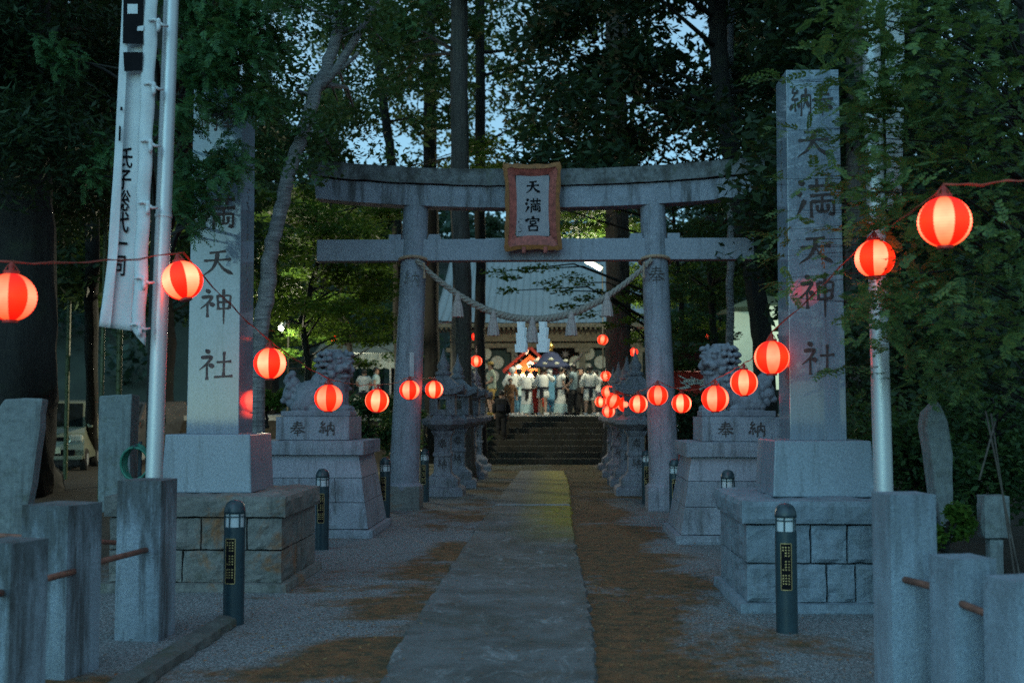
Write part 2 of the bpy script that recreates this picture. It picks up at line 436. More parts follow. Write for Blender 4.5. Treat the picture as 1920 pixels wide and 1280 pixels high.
far = m.n('ShaderNodeMapRange'); far.inputs[1].default_value = 10; far.inputs[2].default_value = 16; m.l(sx.outputs[1], far.inputs[0])
mo = m.noise(v, 1.1, 6, 0.7)
rside = m.n('ShaderNodeMapRange'); rside.inputs[1].default_value = -.75; rside.inputs[2].default_value = 0.2; rside.inputs[3].default_value = .25; m.l(sx.outputs[0], rside.inputs[0])
c = m.mix(m.math('MULTIPLY', m.math('MULTIPLY', far.outputs[0], m.ramp(mo, [(0.42, 0.1), (0.56, 1.0)])), rside.outputs[0]), c, m.ramp(m.noise(v, 5, 6, .8), [(.4, (0.022,0.026,0.008)), (.65, (0.075,0.068,0.010))]))
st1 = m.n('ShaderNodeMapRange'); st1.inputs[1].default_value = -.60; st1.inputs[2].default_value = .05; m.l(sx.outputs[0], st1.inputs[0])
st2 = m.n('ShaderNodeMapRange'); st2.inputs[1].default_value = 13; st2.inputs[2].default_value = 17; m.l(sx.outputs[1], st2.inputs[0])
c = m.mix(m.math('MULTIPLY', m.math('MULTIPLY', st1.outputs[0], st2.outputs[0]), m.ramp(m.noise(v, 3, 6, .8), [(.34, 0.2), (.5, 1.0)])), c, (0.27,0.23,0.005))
c = m.mix(m.ramp(m.noise(v, 0.8, 5, 0.7), [(0.5, 0.0), (0.7, 0.55)]), c, (0.04,0.045,0.028))
c = m.mix(m.ramp(m.noise(v, 2.3, 7, 0.8, 0.6), [(0.54, 0.0), (0.66, 0.5)]), c, (0.085,0.055,0.03))
c = m.mix(m.ramp(m.noise(v, 26, 4, 0.8), [(0.62, 0.0), (0.7, 0.55)]), c, (0.04,0.042,0.04))
m.col(c).rough(0.85); m.bump(m.math('ADD', a, m.noise(v, 14, 6, .8)), 0.7, 0.012)
def seg(t, pts):
    k = t*(len(pts)-1); i = min(int(k), len(pts)-2); f = k-i
    a, b = G(*pts[i]), G(*pts[i+1]); return a.lerp(b, f)
mb = MB(); N = 150; rows = []
for i in range(N+1):
    t = i/N; a = seg(t, Lp); b = seg(t, Rp)
    a.x += 0.035*noise.noise(Vector((a.y*3, 1, 0)))+0.02*noise.noise(Vector((a.y*11, 1, 0)))
    b.x += 0.04*noise.noise(Vector((b.y*3, 5, 0)))+0.045*noise.noise(Vector((b.y*9, 5, 0)))
    mbi = []
    for k in range(7): p = a.lerp(b, k/6); mbi.append((p.x, p.y, 0.026+0.004*noise.noise(p*1.3)))
    rows.append([(a.x-.02, a.y, -.01)]+mbi+[(b.x+.02, b.y, -.01)])
vv = [p for r in rows for p in r]; k9 = 9
mb.add(vv, [(i*k9+j, i*k9+j+1, (i+1)*k9+j+1, (i+1)*k9+j) for i in range(N) for j in range(k9-1)])
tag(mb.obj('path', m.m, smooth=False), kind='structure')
M['concrete'] = m.m
# raised inner slab edge
mb = MB(); a, b = G(928, 950), G(1069, 950); mb.rough(a.x, b.x, a.y, a.y+.16, 0.0, 0.045, (20,2,1), 0.01, 3)
tag(mb.obj('path_joint_kerb', plain('kerb_stone', (0.24,0.25,0.26), 0.9, var=0.3, vs=12)), kind='structure')

# stairs
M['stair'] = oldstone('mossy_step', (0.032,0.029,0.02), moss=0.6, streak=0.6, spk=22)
SX0, SX1 = XA(904, YS0), XA(1136, YS0)
stair = empty('stone_staircase', (0, YS0, 0), 'dark mossy stone steps climbing to the lit shrine plaza', 'stairs')
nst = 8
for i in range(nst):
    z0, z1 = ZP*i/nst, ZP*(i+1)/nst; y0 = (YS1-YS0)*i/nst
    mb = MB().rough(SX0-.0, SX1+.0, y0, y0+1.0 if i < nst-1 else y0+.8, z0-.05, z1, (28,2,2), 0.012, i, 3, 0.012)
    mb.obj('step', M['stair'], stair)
for sgn, x in ((-1, SX0-.14), (1, SX1+.14)):
    mb = MB(); n = 12
    poly = [(-.25, -.05), (YS1-YS0+.3, -.05), (YS1-YS0+.3, ZP+.28), (YS1-YS0-.1, ZP+.28), (-.25, .28)]
    vs = [(x-.13, y, z) for y, z in poly]+[(x+.13, y, z) for y, z in poly]
    mb.add(vs, [tuple(range(5)), tuple(range(9, 4, -1))]+[(i, (i+1) % 5, (i+1) % 5+5, i+5) for i in range(5)])
    mb.obj('side_wall', M['toro'], stair, bevel=.015)
# plaza paving
mb = MB().box(-12, 12, YS1-.15, 70, ZP-.3, ZP+.02)
tag(mb.obj('plaza_pavement', plain('plaza_concrete', (0.34,0.35,0.34), 0.9, var=0.3, vs=2.5, bump=.2)), kind='structure')
# low granite kerb by the left gate post
a, b = G(250, 1280), G(430, 1165); dd = (b-a); L = dd.length; ang = math.atan2(dd.y, dd.x)
mb = MB().rough(-1.2, L, -.10, .08, -.05, .06, (30,3,2), .03, 4, 6)
mb.xf(Matrix.Translation(a) @ Matrix.Rotation(ang, 4, 'Z'))
tag(mb.obj('kerb', oldstone('mossy_kerb', (.09,.095,.09), moss=.9, streak=.5, spk=20)), kind='structure')

# ------------------------------------------------------------------ brush writing
GL = {
 '天': [([(28,24),(72,19)],'b'),([(14,47),(86,42)],'b'),([(50,22),(48,48),(37,72),(10,92)],'t'),([(50,46),(64,72),(94,90)],'f')],
 '満': [([(12,12),(25,21)],'d'),([(6,36),(19,44)],'d'),([(26,56),(15,78),(7,92)],'u'),([(34,24),(95,21)],'b'),([(53,6),(54,36)],'b'),([(76,6),(74,36)],'b'),
       ([(36,45),(94,42)],'b'),([(40,58),(40,96)],'b'),([(40,59),(90,56),(91,90),(80,86)],'b'),([(65,44),(65,80)],'b'),([(53,66),(53,81),(78,80),(78,65)],'b')],
 '神': [([(22,4),(34,15)],'d'),([(10,30),(43,25),(27,50),(5,68)],'t'),([(27,46),(27,96)],'b'),([(33,48),(45,60)],'d'),([(54,24),(57,70)],'b'),
       ([(54,27),(94,22),(89,68)],'b'),([(57,47),(90,45)],'b'),([(57,69),(89,66)],'b'),([(73,2),(73,118)],'n')],
 '社': [([(22,4),(34,15)],'d'),([(10,30),(43,25),(27,50),(5,68)],'t'),([(27,46),(27,96)],'b'),([(33,48),(45,60)],'d'),([(55,44),(94,41)],'b'),([(74,10),(74,86)],'b'),([(48,89),(100,86)],'b')],
 '奉': [([(26,19),(74,16)],'b'),([(20,33),(80,30)],'b'),([(6,48),(94,45)],'b'),([(49,4),(44,40),(28,60),(4,76)],'t'),([(54,46),(70,63),(96,76)],'f'),
       ([(34,66),(66,64)],'b'),([(28,79),(72,77)],'b'),([(50,56),(50,100)],'n')],
 '納': [([(26,3),(11,23),(29,25)],'b'),([(39,16),(9,46),(41,43)],'b'),([(26,46),(26,80)],'b'),([(14,57),(5,76)],'d'),([(37,54),(45,68)],'d'),
       ([(54,30),(53,95)],'b'),([(54,32),(93,29),(93,90),(83,86)],'b'),([(73,8),(71,44),(58,70)],'t'),([(72,44),(86,68)],'d')],
 '宮': [([(50,2),(50,16)],'d'),([(15,20),(11,37)],'d'),([(15,22),(87,19),(79,35)],'b'),([(33,34),(36,53)],'b'),([(33,35),(67,33),(64,52)],'b'),([(36,52),(64,51)],'b'),
       ([(48,53),(44,63)],'d'),([(25,64),(29,96)],'b'),([(25,66),(77,63),(73,96)],'b'),([(29,92),(73,91)],'b')],
}
def stroke_polys(pts, kind, wd):
    P2 = [Vector((x, y)) for x, y in pts]
    # resample, rounding corners a little
    out = []
    for i in range(len(P2)-1):
        n = max(3, int((P2[i+1]-P2[i]).length/6))
        for k in range(n): out.append(P2[i].lerp(P2[i+1], k/n))
    out.append(P2[-1])
    for _ in range(2 if kind in 'tfu' else 1):
        out = [out[0]]+[(out[i-1]+out[i]*2+out[i+1])/4 for i in range(1, len(out)-1)]+[out[-1]]
    n = len(out); L = []; Rr = []
    for i, p in enumerate(out):
        t = i/(n-1)
        d = (out[min(i+1, n-1)]-out[max(i-1, 0)]).normalized(); q = Vector((-d.y, d.x))
        if kind == 'b': h = 0.62+0.5*math.exp(-(t/.12)**2)+0.42*math.exp(-((1-t)/.14)**2)
        elif kind == 't': h = 1.25*(1-t)**0.7*0.9+.18
        elif kind == 'f': h = (.3+1.25*t) if t < .82 else 1.3*(1-t)/.18+.05
        elif kind == 'd': h = .45+1.0*math.sin(math.pi*min(1, t*.75+.1))
        elif kind == 'u': h = 1.2*(1-t)+.2
        else: h = 1.0*(1-t)**.5*.8+.12
        if i == 0: h *= .6
        L.append(p+q*h*wd/2); Rr.append(p-q*h*wd/2)
    return L, Rr
def brush(mb, ch, x0, z0, sw, sh, y, wd=9.5, depth=.012, proud=.003, wob=0):
    # writes character ch on a plane facing -y, its top left at x0, z0
    for pts, kind in GL[ch]:
        if wob: pts = [(a+random.uniform(-wob, wob), b+random.uniform(-wob, wob)) for a, b in pts]
        L, Rr = stroke_polys(pts, kind, wd); n = len(L)
        yy = y-proud-random.uniform(0, .0015)
        f = lambda p, q: (x0+p.x/100*sw, q, z0-p.y/100*sh)
        vs = [f(p, yy) for p in L]+[f(p, yy) for p in Rr]+[f(p, y+depth) for p in L]+[f(p, y+depth) for p in Rr]
        fs = []
        for i in range(n-1):
            fs += [(i, i+1, n+i+1, n+i), (i, 2*n+i, 2*n+i+1, i+1), (n+i+1, 3*n+i+1, 3*n+i, n+i)]
        fs += [(0, n, 3*n, 2*n), (n-1, 3*n-1, 4*n-1, 2*n-1)]
        mb.add(vs, fs)
def squiggles(mb, x, z0, z1, y, w, n, axis='x', seed=1):
    # small worn characters, one below the other; too small in the photograph to read
    rr = random.Random(seed); hgt = (z0-z1)/n
    for i in range(n):
        zc = z0-(i+.5)*hgt
        for k in range(rr.randint(3, 5)):
            a = rr.uniform(-.5, .5)*w; b = rr.uniform(-.38, .38)*hgt; ln = rr.uniform(.3, .8)*w; t = .09*w
            if rr.random() < .5: q = (a-ln/2, a+ln/2, b-t/2, b+t/2)
            else: q = (a-t/2, a+t/2, b-ln/2, b+ln/2)
            if axis == 'x': mb.box(x+q[0], x+q[1], y-.003-.0008*k, y+.01, zc+q[2], zc+q[3])
            else:
                s = axis; mb.box(min(y, y+s*(.003+.0008*k))-.0, max(y, y+s*(.003+.0008*k)), x+q[0], x+q[1], zc+q[2], zc+q[3])

# ------------------------------------------------------------------ the two stone monuments
def platform(root, hx, hy, ztop, cap, mat, seed, joints):
    mb = MB().rough(-hx, hx, -hy, hy, ztop-cap, ztop, (22,20,4), .022, seed, 6, .02)
    mb.obj('cap_stone', mat, root)
    mb = MB(); zb = ztop-cap; hh = (zb-.07)/2
    rr = random.Random(seed)
    for r_ in range(2):
        z0, z1 = .07+r_*hh+.001, .07+(r_+1)*hh-.001
        cuts = [-hx+.04]+[c-(.16 if r_ == 0 else 0)*1.0 for c in joints]+[hx-.04]
        for i in range(len(cuts)-1):
            if cuts[i+1]-cuts[i] < .05: continue
            mb.rough(cuts[i]+.001, cuts[i+1]-.001, -hy+.04, -.1, z0, z1, (9,5,8), .03, seed+i*3+r_*11, 7, .010)
            mb.rough(cuts[i]+.001, cuts[i+1]-.001, .1, hy-.04, z0, z1, (6,4,5), .02, seed+i*5+r_*7, 6, .010)
        mb.rough(-hx+.042, hx-.042, -.095, .095, z0, z1, (4,3,5), .02, seed+r_, 6, .010)
    mb.obj('stone_courses', mat, root)
    mb = MB().rough(-hx-.02, hx+.02, -hy-.02, hy+.02, -.06, .075, (16,14,2), .014, seed+5, 5)
    mb.obj('footing', mat, root)
def monument(name, label, cx, cy, hx, hy, zt, pw, ztop, mat, seed, rows, side, joints, bh=.5):
    root = empty(name, (cx, cy, 0), label, 'stone monument', 'pair of inscribed stone pillars')
    platform(root, hx, hy, zt, .19, mat, seed, joints)
    zb = zt+bh
    mb = MB().box(-.41, .41, -.41, .41, zt, zb, .025, .025)
    mb.obj('plinth', M['block'], root, bevel=.012)
    p = MB().box(-pw/2, pw/2, -pw/2, pw/2, zb, ztop, .012, .012)
    po = p.obj('pillar', M['granite'], root, bevel=.006)
    mb = MB(); yf = -pw/2
    for ch, fx, z_top, sw, sh in rows:
        tt = (z_top-zb)/(ztop-zb)
        brush(mb, ch, fx*pw-sw/2, z_top, sw, sh, yf+.012*tt, wob=1.2, depth=.02, proud=.005)
    mb.obj('lettering', M['faint_ink' if side > 0 else 'ink'], po)
    mb = MB()
    squiggles(mb, 0, ztop-.45, zb+.5, side*(pw/2-.007), .07, 16, side, seed)
    mb.obj('side_lettering', M['worn_ink'], po)
    return root
# right
RF = F*CAMZ/(1140-VY); 
rcx, rcy = 2.165*F/2250*1.0, RF+.735
rcx = XA(1543, rcy-.4)
pf = rcy-.23
rz = lambda py: ZA(py, pf, 1533)
rows = [('納',-.22,rz(160),.19,.27),('奉',.17,rz(158),.19,.27),('天',.0,rz(232),.34,.30),('満',.02,rz(330),.36,.36),('天',.0,rz(432),.34,.30),('神',.0,rz(512),.32,.31),('社',.02,rz(638),.30,.29)]
monument('stone_monument', 'tall granite monument on pale hewn blocks, half covered by overhanging leaves', rcx, rcy, .72, .74, .86, .46, rz(130), M['ashlar'], 3, rows, -1, [-.18,.1,.32], .45)
# left
LF = F*CAMZ/(1108-VY)
lcy = LF+.74; pfl = lcy-.24; lcx = XA(399, pfl)
lz = lambda py: ZA(py, pfl, 410)
rows = [('納',-.2,lz(195),.2,.27),('奉',.2,lz(195),.2,.27),('天',.0,lz(272),.34,.31),('満',.03,lz(357),.36,.38),('天',.04,lz(460),.34,.30),('神',.02,lz(540),.32,.28),('社',.03,lz(652),.33,.30)]
monument('stone_monument', 'tall granite monument on brown mossy rubble base behind the steel flagpole', lcx, lcy, .80, .74, .82, .48, lz(165), M['rubble'], 8, rows, 1, [-.3,.05,.45], .52)

# ------------------------------------------------------------------ lions on pedestals
def lion_mesh(name):
    # guardian lion seated, chest and head toward +x, seen from -y
    mb = MB(); rr = random.Random(5)
    sp = lambda x, y, z, r, q=(1,1,1): mb.sphere((x, y, z), r, 14, 10, q)
    mb.box(-.46, .44, -.24, .24, 0, .07)
    sp(-.12, 0, .27, .22, (1.15,.85,1.0))       # haunch
    sp(.06, 0, .40, .21, (1,.85,1.1)); sp(.2, 0, .48, .19, (1,.85,1.15))   # back, chest
    sp(-.17, -.14, .18, .13, (1.1,.7,1)); sp(-.17, .14, .18, .13, (1.1,.7,1))
    for y in (-.12, .12):
        mb.tube([(.26, y, .45), (.29, y, .25), (.29, y, .1)], [.085, .065, .06], 10)
        sp(.34, y, .1, .075, (1.3,.95,.7)); sp(-.02, y*1.4, .1, .075, (1.5,.9,.7))
    ca, sa = math.cos(R(-38)), math.sin(R(-38))      # head turned a little toward the viewer's side
    def hp(x, y, z, r, q=(1,1,1)):
        x -= .2; sp(.2+x*ca-y*sa, x*sa+y*ca, z, r, q)
    hp(.23, 0, .69, .17, (1,1,1.05))                 # skull
    hp(.36, 0, .66, .10, (1,1.15,.6)); hp(.41, 0, .655, .07, (.8,1.3,.6))          # upper muzzle
    hp(.345, 0, .535, .085, (1.1,1.05,.5))           # lower jaw, mouth left open
    hp(.445, 0, .695, .04, (.8,1.4,.8))              # nose
    for q in (-1, 1):
        hp(.355, q*.085, .735, .042); hp(.385, q*.09, .735, .022)                   # eyes
        hp(.35, q*.085, .785, .045, (1,1.3,.6))      # brow
        hp(.21, q*.17, .83, .065, (.6,.9,1.3)); hp(.39, q*.10, .625, .05)           # ears, cheeks
        hp(.30, q*.15, .56, .05); hp(.28, q*.16, .66, .05)
    for i in range(7): hp(.30-.035*abs(i-3)*.4, -.12+.04*i, .475, .036, (1,1,1.2))  # beard
    for lay in range(7):                             # curled mane in layers round the back of the head
        z = .84-lay*.078; rad = .20+.025*math.sin(lay*1.3); n = 12
        for i in range(n):
            a = R(68)+R(224)*i/(n-1)+(lay % 2)*.13
            x, y = .2+rad*math.cos(a)*1.05-.012*lay, rad*math.sin(a)
            rq = .040+rr.uniform(0, .012); zz = z+rr.uniform(-.008, .008)
            hp(x, y, zz, rq, (1,1,.78)); hp(x+.032*math.cos(a), y+.032*math.sin(a), zz-.006, rq*.5)
    for i in range(9): a = i*.7; hp(.16+.07*math.cos(a), .07*math.sin(a), .875, .045, (1,1,.7))
    for i in range(6):                            # chest curls
        for k in range(3): sp(.33-.02*k, -.1+.04*i, .50-.07*k, .04)
    for i, (x, z, r_) in enumerate([(-.34,.2,.1),(-.38,.31,.115),(-.36,.43,.10),(-.40,.5,.075),(-.37,.57,.05),(-.29,.28,.1),(-.44,.24,.07),(-.30,.38,.08)]):
        sp(x, 0, z, r_, (1,.75,1.1)); sp(x-.03, -.07, z-.03, r_*.6); sp(x-.02, .07, z-.03, r_*.6)
    for i in range(5): sp(-.30+.03*i, -.2, .12+.04*(i % 2), .05)
    me = mb.mesh(name, M['lion'])
    o = bpy.data.objects.new('tmp', me); COL.objects.link(o)
    md = o.modifiers.new('r', 'REMESH'); md.mode = 'VOXEL'; md.voxel_size = .009
    ms = o.modifiers.new('s', 'SMOOTH'); ms.iterations = 1; ms.factor = .4
    dg = bpy.context.evaluated_depsgraph_get(); dg.update()
    m2 = bpy.data.meshes.new_from_object(o.evaluated_get(dg)); m2.name = name
    bpy.data.objects.remove(o)
    m2.polygons.foreach_set('use_smooth', [True]*len(m2.polygons))
    if not m2.materials: m2.materials.append(M['lion'])
    return m2
def pedestal(label, cx, yf, sgn):
    hb = .77; cy = yf+hb+.04
    root = empty('lion_pedestal', (cx, cy, 0), label, 'pedestal', 'pedestals of the stone lions')
    MB().rough(-hb-.07, hb+.07, -hb-.07, hb+.07, -.05, .10, (10,10,2), .008, 2, 4).obj('footing', M['pedestal'], root)
    mb = MB(); zz = [.10, .42, .72]; taper = .155
    for k in range(2):
        z0, z1 = zz[k]+.003, zz[k+1]-.003
        def ins(z): return (z-.10)*taper/.9
        for i in range(3):
            xa = -hb+(2*hb)*i/3+(0.12 if k and 0 < i else 0); xb = -hb+(2*hb)*(i+1)/3+(0.12 if k and i < 2 else 0)
            xa += .003; xb -= .003
            sx0 = lambda x, z: x*(1-ins(z)/hb)
            for (ya, yb) in ((-hb, -.01), (.01, hb)):
                v8 = []
                for z in (z0, z1):
                    f = 1-ins(z)/hb
                    v8 += [(xa*f, ya*f, z), (xb*f, ya*f, z), (xb*f, yb*f, z), (xa*f, yb*f, z)]
                mb.add(v8, [(0,3,2,1),(4,5,6,7),(0,1,5,4),(1,2,6,5),(2,3,7,6),(3,0,4,7)])
    mb.obj('stone_courses', M['pedestal'], root, bevel=.006)
    h2 = hb-.72*.155/.9+.02; MB().box(-h2, h2, -h2, h2, .722, .998, .05, .05).obj('die_stone', M['nuki'], root, bevel=.006)
    MB().rough(-.69, .69, -.69, .69, 1.0, 1.18, (10,10,2), .006, 6, 4, .012).obj('cap_stone', M['pedestal'], root)
    tb = MB().rough(-.47, .47, -.47, .47, 1.182, 1.48, (10,10,4), .006, 9, 4, .012).obj('name_block', M['pedestal'], root)
    mb = MB(); brush(mb, '奉', -.29, 1.43, .2, .2, -.475, depth=.02); brush(mb, '納', .08, 1.43, .21, .2, -.475, depth=.02)
    mb.obj('lettering', M['ink'], tb)
    return (cx, cy, 1.481)
LPf = F*CAMZ/(1008-VY); RPf = F*CAMZ/(1017-VY)
pl = pedestal('stepped stone pedestal behind the left monument, under the lion with red lanterns before it', XA(587, LPf+.45), LPf+.08, 1)
pr = pedestal('stepped stone pedestal behind the right monument, with moss yellow flank', XA(1389, RPf+.45), RPf+.08, -1)
lm = lion_mesh('stone_lion')
o = link('stone_lion', lm, loc=pl); o.scale = (1.0, 1.0, .96)
tag(o, 'weathered stone guardian lion facing right toward the torii', 'lion statue', 'pair of guardian lions')
lm2 = lm.copy(); 
lm2.transform(Matrix.Scale(-1, 4, (1,0,0))); lm2.flip_normals()
o = link('stone_lion', lm2, loc=pr)
tag(o, 'weathered stone guardian lion facing left, beside the right torii pillar', 'lion statue', 'pair of guardian lions')

# ------------------------------------------------------------------ torii
TD = F*CAMZ/185+.32
tor = empty('torii_gate', (0, TD, 0), 'grey stone torii gate spanning the path with mossy curved lintel', 'torii gate')
def lx(px, py): return P(px, py, TD).x
pil = []
for (bx, tx) in ((757, 781), (1246, 1223)):
    b = P(bx, 905, TD); t = P(tx, 384, TD)
    b.y = t.y = 0
    b.z = .36; t.z = t.z+.12
    n = 14; pts = [b.lerp(t, i/n) for i in range(n+1)]
    rad = [.235-.035*(i/n)+.012*math.exp(-i*.9) for i in range(n+1)]
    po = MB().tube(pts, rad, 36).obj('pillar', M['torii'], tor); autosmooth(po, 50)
    pil.append((b, t, po))
    MB().lathe([(.30,.30),(.30,.36),(.27,.40),(.24,.41)], 28, (b.x, 0, 0)).obj('collar', M['torii'], tor)
    MB().rough(b.x-.29, b.x+.29, -.30, .30, -.05, .37, (8,8,5), .012, int(bx), 4, .015).obj('footing', M['rubble'] if bx < 900 else M['torii'], tor)
zt0 = P(937, 389, TD-.2).z
def beam(name, x0, x1, zc0, zc1, rise, yh, mat, slant=0.0, n=40, amp=.006):
    mb = MB(); vs = []; cx = (x0+x1)/2
    for i in range(n+1):
        x = x0+(x1-x0)*i/n; t = abs(x-cx)/((x1-x0)/2); d = rise*t**2.2
        sl = slant*(x-cx)/((x1-x0)/2)
        for (y, z, s_) in ((-yh, zc0, 0), (-yh*1.06, zc1, 1), (0, zc1+.05, 1), (yh*1.06, zc1, 1), (yh, zc0, 0)):
            j = amp*noise.noise(Vector((x*4, y*4, z*4)))
            vs.append((x+sl*s_, y+j, z+d+j))
    k = 5; fs = [(i*k+j, (i+1)*k+j, (i+1)*k+(j+1) % k, i*k+(j+1) % k) for i in range(n) for j in range(k)]
    fs += [tuple(range(k)), tuple(n*k+j for j in range(k-1, -1, -1))]
    return mb.add(vs, fs).obj(name, mat, tor)
xl, xr = lx(597, 370), -.6-lx(597, 370)
beam('lower_lintel', xl, xr, zt0, zt0+.33, .17, .19, M['lintel'], .03)
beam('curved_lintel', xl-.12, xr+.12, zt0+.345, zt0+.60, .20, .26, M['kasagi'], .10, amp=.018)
zn1, zn0 = P(937, 448, TD-.12).z, P(937, 488, TD-.12).z
MB().box(lx(597,468), lx(1411,468), -.13, .13, zn0, zn1).obj('tie_beam', M['nuki'], tor, bevel=.01)
for px, w_ in ((742,.20), (815,.22), (1192,.22), (1262,.20)):
    x = lx(px, 444); MB().box(x-w_/2, x+w_/2, -.1, .1, zn1+.002, zn1+.085, .025*(1 if w_ > .21 else 0)).obj('wedge', M['nuki'], tor, bevel=.008)
mb = MB()
for b, t, po in pil[1:]:
    f = (P(1230, 500, TD).z-b.z)/(t.z-b.z); c = b.lerp(t, f); brush(mb, '奉', c.x-.14, c.z, .28, .30, -.212, wd=7)
mb.obj('lettering', M['ink'], pil[1][2])
mb = MB(); b, t, po = pil[0]; c = b.lerp(t, .74); brush(mb, '納', c.x-.13, c.z, .26, .28, -.214, wd=5)
mb.obj('lettering', M['worn_ink'], po)
# small notice fixed to the left pillar, and its electric box
c = pil[0][0].lerp(pil[0][1], .46)
MB().box(c.x+.03, c.x+.10, -.245, -.225, c.z-.42, c.z-.02).obj('paper_slip', plain('pale_paper', (.42,.40,.43), .8), tor)
# hanging name plaque
px0, px1 = lx(950, 390), lx(1048, 390)
gq = empty('name_plaque', P(999, 470, TD-.30), 'framed shrine plaque with scalloped orange border hung on the torii', 'plaque')
gq.rotation_euler.x = R(7)
W_, H_ = .90, 1.37
def wavy(x0, x1, z0, z1, amp, n):
    pts = []
    for (a, b, nn, dx, dz) in ((Vector((x0,z0)), Vector((x1,z0)), n, 0, -1), (Vector((x1,z0)), Vector((x1,z1)), int(n*1.5), 1, 0), (Vector((x1,z1)), Vector((x0,z1)), n, 0, 1), (Vector((x0,z1)), Vector((x0,z0)), int(n*1.5), -1, 0)):
        for i in range(nn):
            t = i/nn; p = a.lerp(b, t); e = amp*(math.sin(t*math.pi*6)) + .035*(abs(t-.5)*2)**3
            pts.append((p.x+dx*e, p.y+dz*e))
    return pts
n = 24; outer = wavy(-W_/2+.02, W_/2-.02, .02, H_-.02, .008, n); inner = wavy(-W_/2+.085, W_/2-.085, .09, H_-.09, .0, n)
def ring(a, b, ya, yb, yback):
    k = len(a); vs = [(x, ya, z) for x, z in a]+[(x, yb, z) for x, z in b]+[(x, yback, z) for x, z in a]+[(x, yback, z) for x, z in b]
    fs = []
    for i in range(k):
        j = (i+1) % k
        fs += [(i, j, k+j, k+i), (j, i, 2*k+i, 2*k+j), (k+i, k+j, 3*k+j, 3*k+i), (2*k+i, 3*k+i, 3*k+j, 2*k+j)]
    return MB().add(vs, fs)
ring(outer, inner, -.075, -.085, .03).obj('frame', M['orange'], gq)
inn2 = wavy(-W_/2+.20, W_/2-.20, .24, H_-.20, 0, n)
ring([(x, z) for x, z in inner], inn2, -.07, -.012, .028).obj('inner_frame', M['vermilion'], gq)
MB().box(-W_/2+.19, W_/2-.19, -.010, .026, .23, H_-.19).obj('board', M['plaque'], gq)
mb = MB()
for ch, zt_ in (('天', H_-.235), ('満', H_-.53), ('宮', H_-.82)): brush(mb, ch, -.13, zt_, .27, .25, -.012, wd=13, depth=.004)
squiggles(mb, -.20, .53, .27, -.012, .045, 4, 'x', 21)
mb.obj('lettering', M['black'], gq)
mb = MB()
for x in (-.14, .2): mb.box(x-.03, x+.03, -.10, .02, -.035, .06)
mb.obj('bracket', M['vermilion'], gq, bevel=.006)

# shimenawa rope with tassels
rp = []
a0, a1 = P(781, 487, TD-.25), P(1222, 486, TD-.25); low = P(1000, 598, TD-.27)
for i in range(61):
    t = i/60; s_ = 4*t*(1-t); p = a0.lerp(a1, t); p.z = a0.z*(1-t)+a1.z*t-(a0.z-low.z)*(s_**1.0); rp.append(p)
rope = empty('sacred_rope', (a0+a1)/2, 'thick twisted straw rope sagging between the torii pillars', 'sacred rope')
o0 = Vector(rope.location)
mb = MB()
for k in range(3):
    pts = []; rad = []
    for i in range(241):
        t = i/240; j = min(int(t*60), 59); p = rp[j].lerp(rp[j+1], t*60-j); d = (rp[j+1]-rp[j]).normalized()
        nrm = Vector((-d.z, 0, d.x)); bn = Vector((0,1,0)); th = t*2*math.pi*17+k*2*math.pi/3
        r_ = .027*(.75+.5*math.sin(math.pi*t)); pts.append(p+nrm*r_*math.cos(th)+bn*r_*math.sin(th)-o0); rad.append(.026*(.75+.5*math.sin(math.pi*t)))
    mb.tube(pts, rad, 7)
rob = mb.obj('rope', M['rope'], rope, smooth=True)
M['lash'] = plain('hemp_lashing', (.34,.22,.15), .9, var=.3, vs=40)
for (bb, tt, po), end, sg in ((pil[0], a0, 1), (pil[1], a1, -1)):
    f = (end.z-bb.z)/(tt.z-bb.z); c = bb.lerp(tt, f)+Vector((0, TD, 0)); pts = []; mb = MB()
    for i in range(26):
        th = 2*math.pi*i/25; pts.append(Vector((c.x+.245*math.sin(th)*sg, c.y-.245*math.cos(th), end.z+.055*math.cos(th)))-o0)
    mb.tube(pts, .028, 7)
    for dz in (.0,): mb.tube([end-o0+Vector((.12*sg, -.03, -.05)), end-o0+Vector((.13*sg, -.04, -.22)), end-o0+Vector((.13*sg, -.04, -.30))], [.014,.014,.026], 6)
    mb.obj('lashing', M['lash'], rope)
def tassel(px, py0, py1, wpx, mat, nm):
    c = P(px, py0, TD-.29); b = P(px, py1, TD-.29); h = c.z-b.z; ww = wpx/2/ (F/TD)
    mb = MB(); n = 20; vs = []; prof = [(.22,.10),(.36,0),(.52,-.14),(.60,-.24),(.54,-.29),(.72,-.42),(.86,-.62),(.95,-.82),(1.0,-1.0)]
    for r_, z in prof:
        for i in range(n):
            a = 2*math.pi*i/n; k = r_*(1+(.12*(i % 2) if z < -.25 else 0)); vs.append((ww*k*math.cos(a), ww*k*math.sin(a), h*z*(1+(.03*math.sin(i*2.7) if z < -.9 else 0))))
    fs = [(q*n+i, q*n+(i+1) % n, (q+1)*n+(i+1) % n, (q+1)*n+i) for q in range(len(prof)-1) for i in range(n)]+[tuple(range(n)), tuple((len(prof)-1)*n+i for i in range(n-1, -1, -1))]
    mb.add(vs, fs); return mb.obj(nm, mat, rope, loc=c-o0)
M['tassel'] = plain('straw_tassel', (.36,.29,.28), .9, var=.2, vs=30)
for px, y0, y1 in ((858,553,594),(925,586,629),(998,598,642),(1071,587,629),(1138,552,593)): tassel(px, y0, y1, 21, M['tassel'], 'straw_tassel')
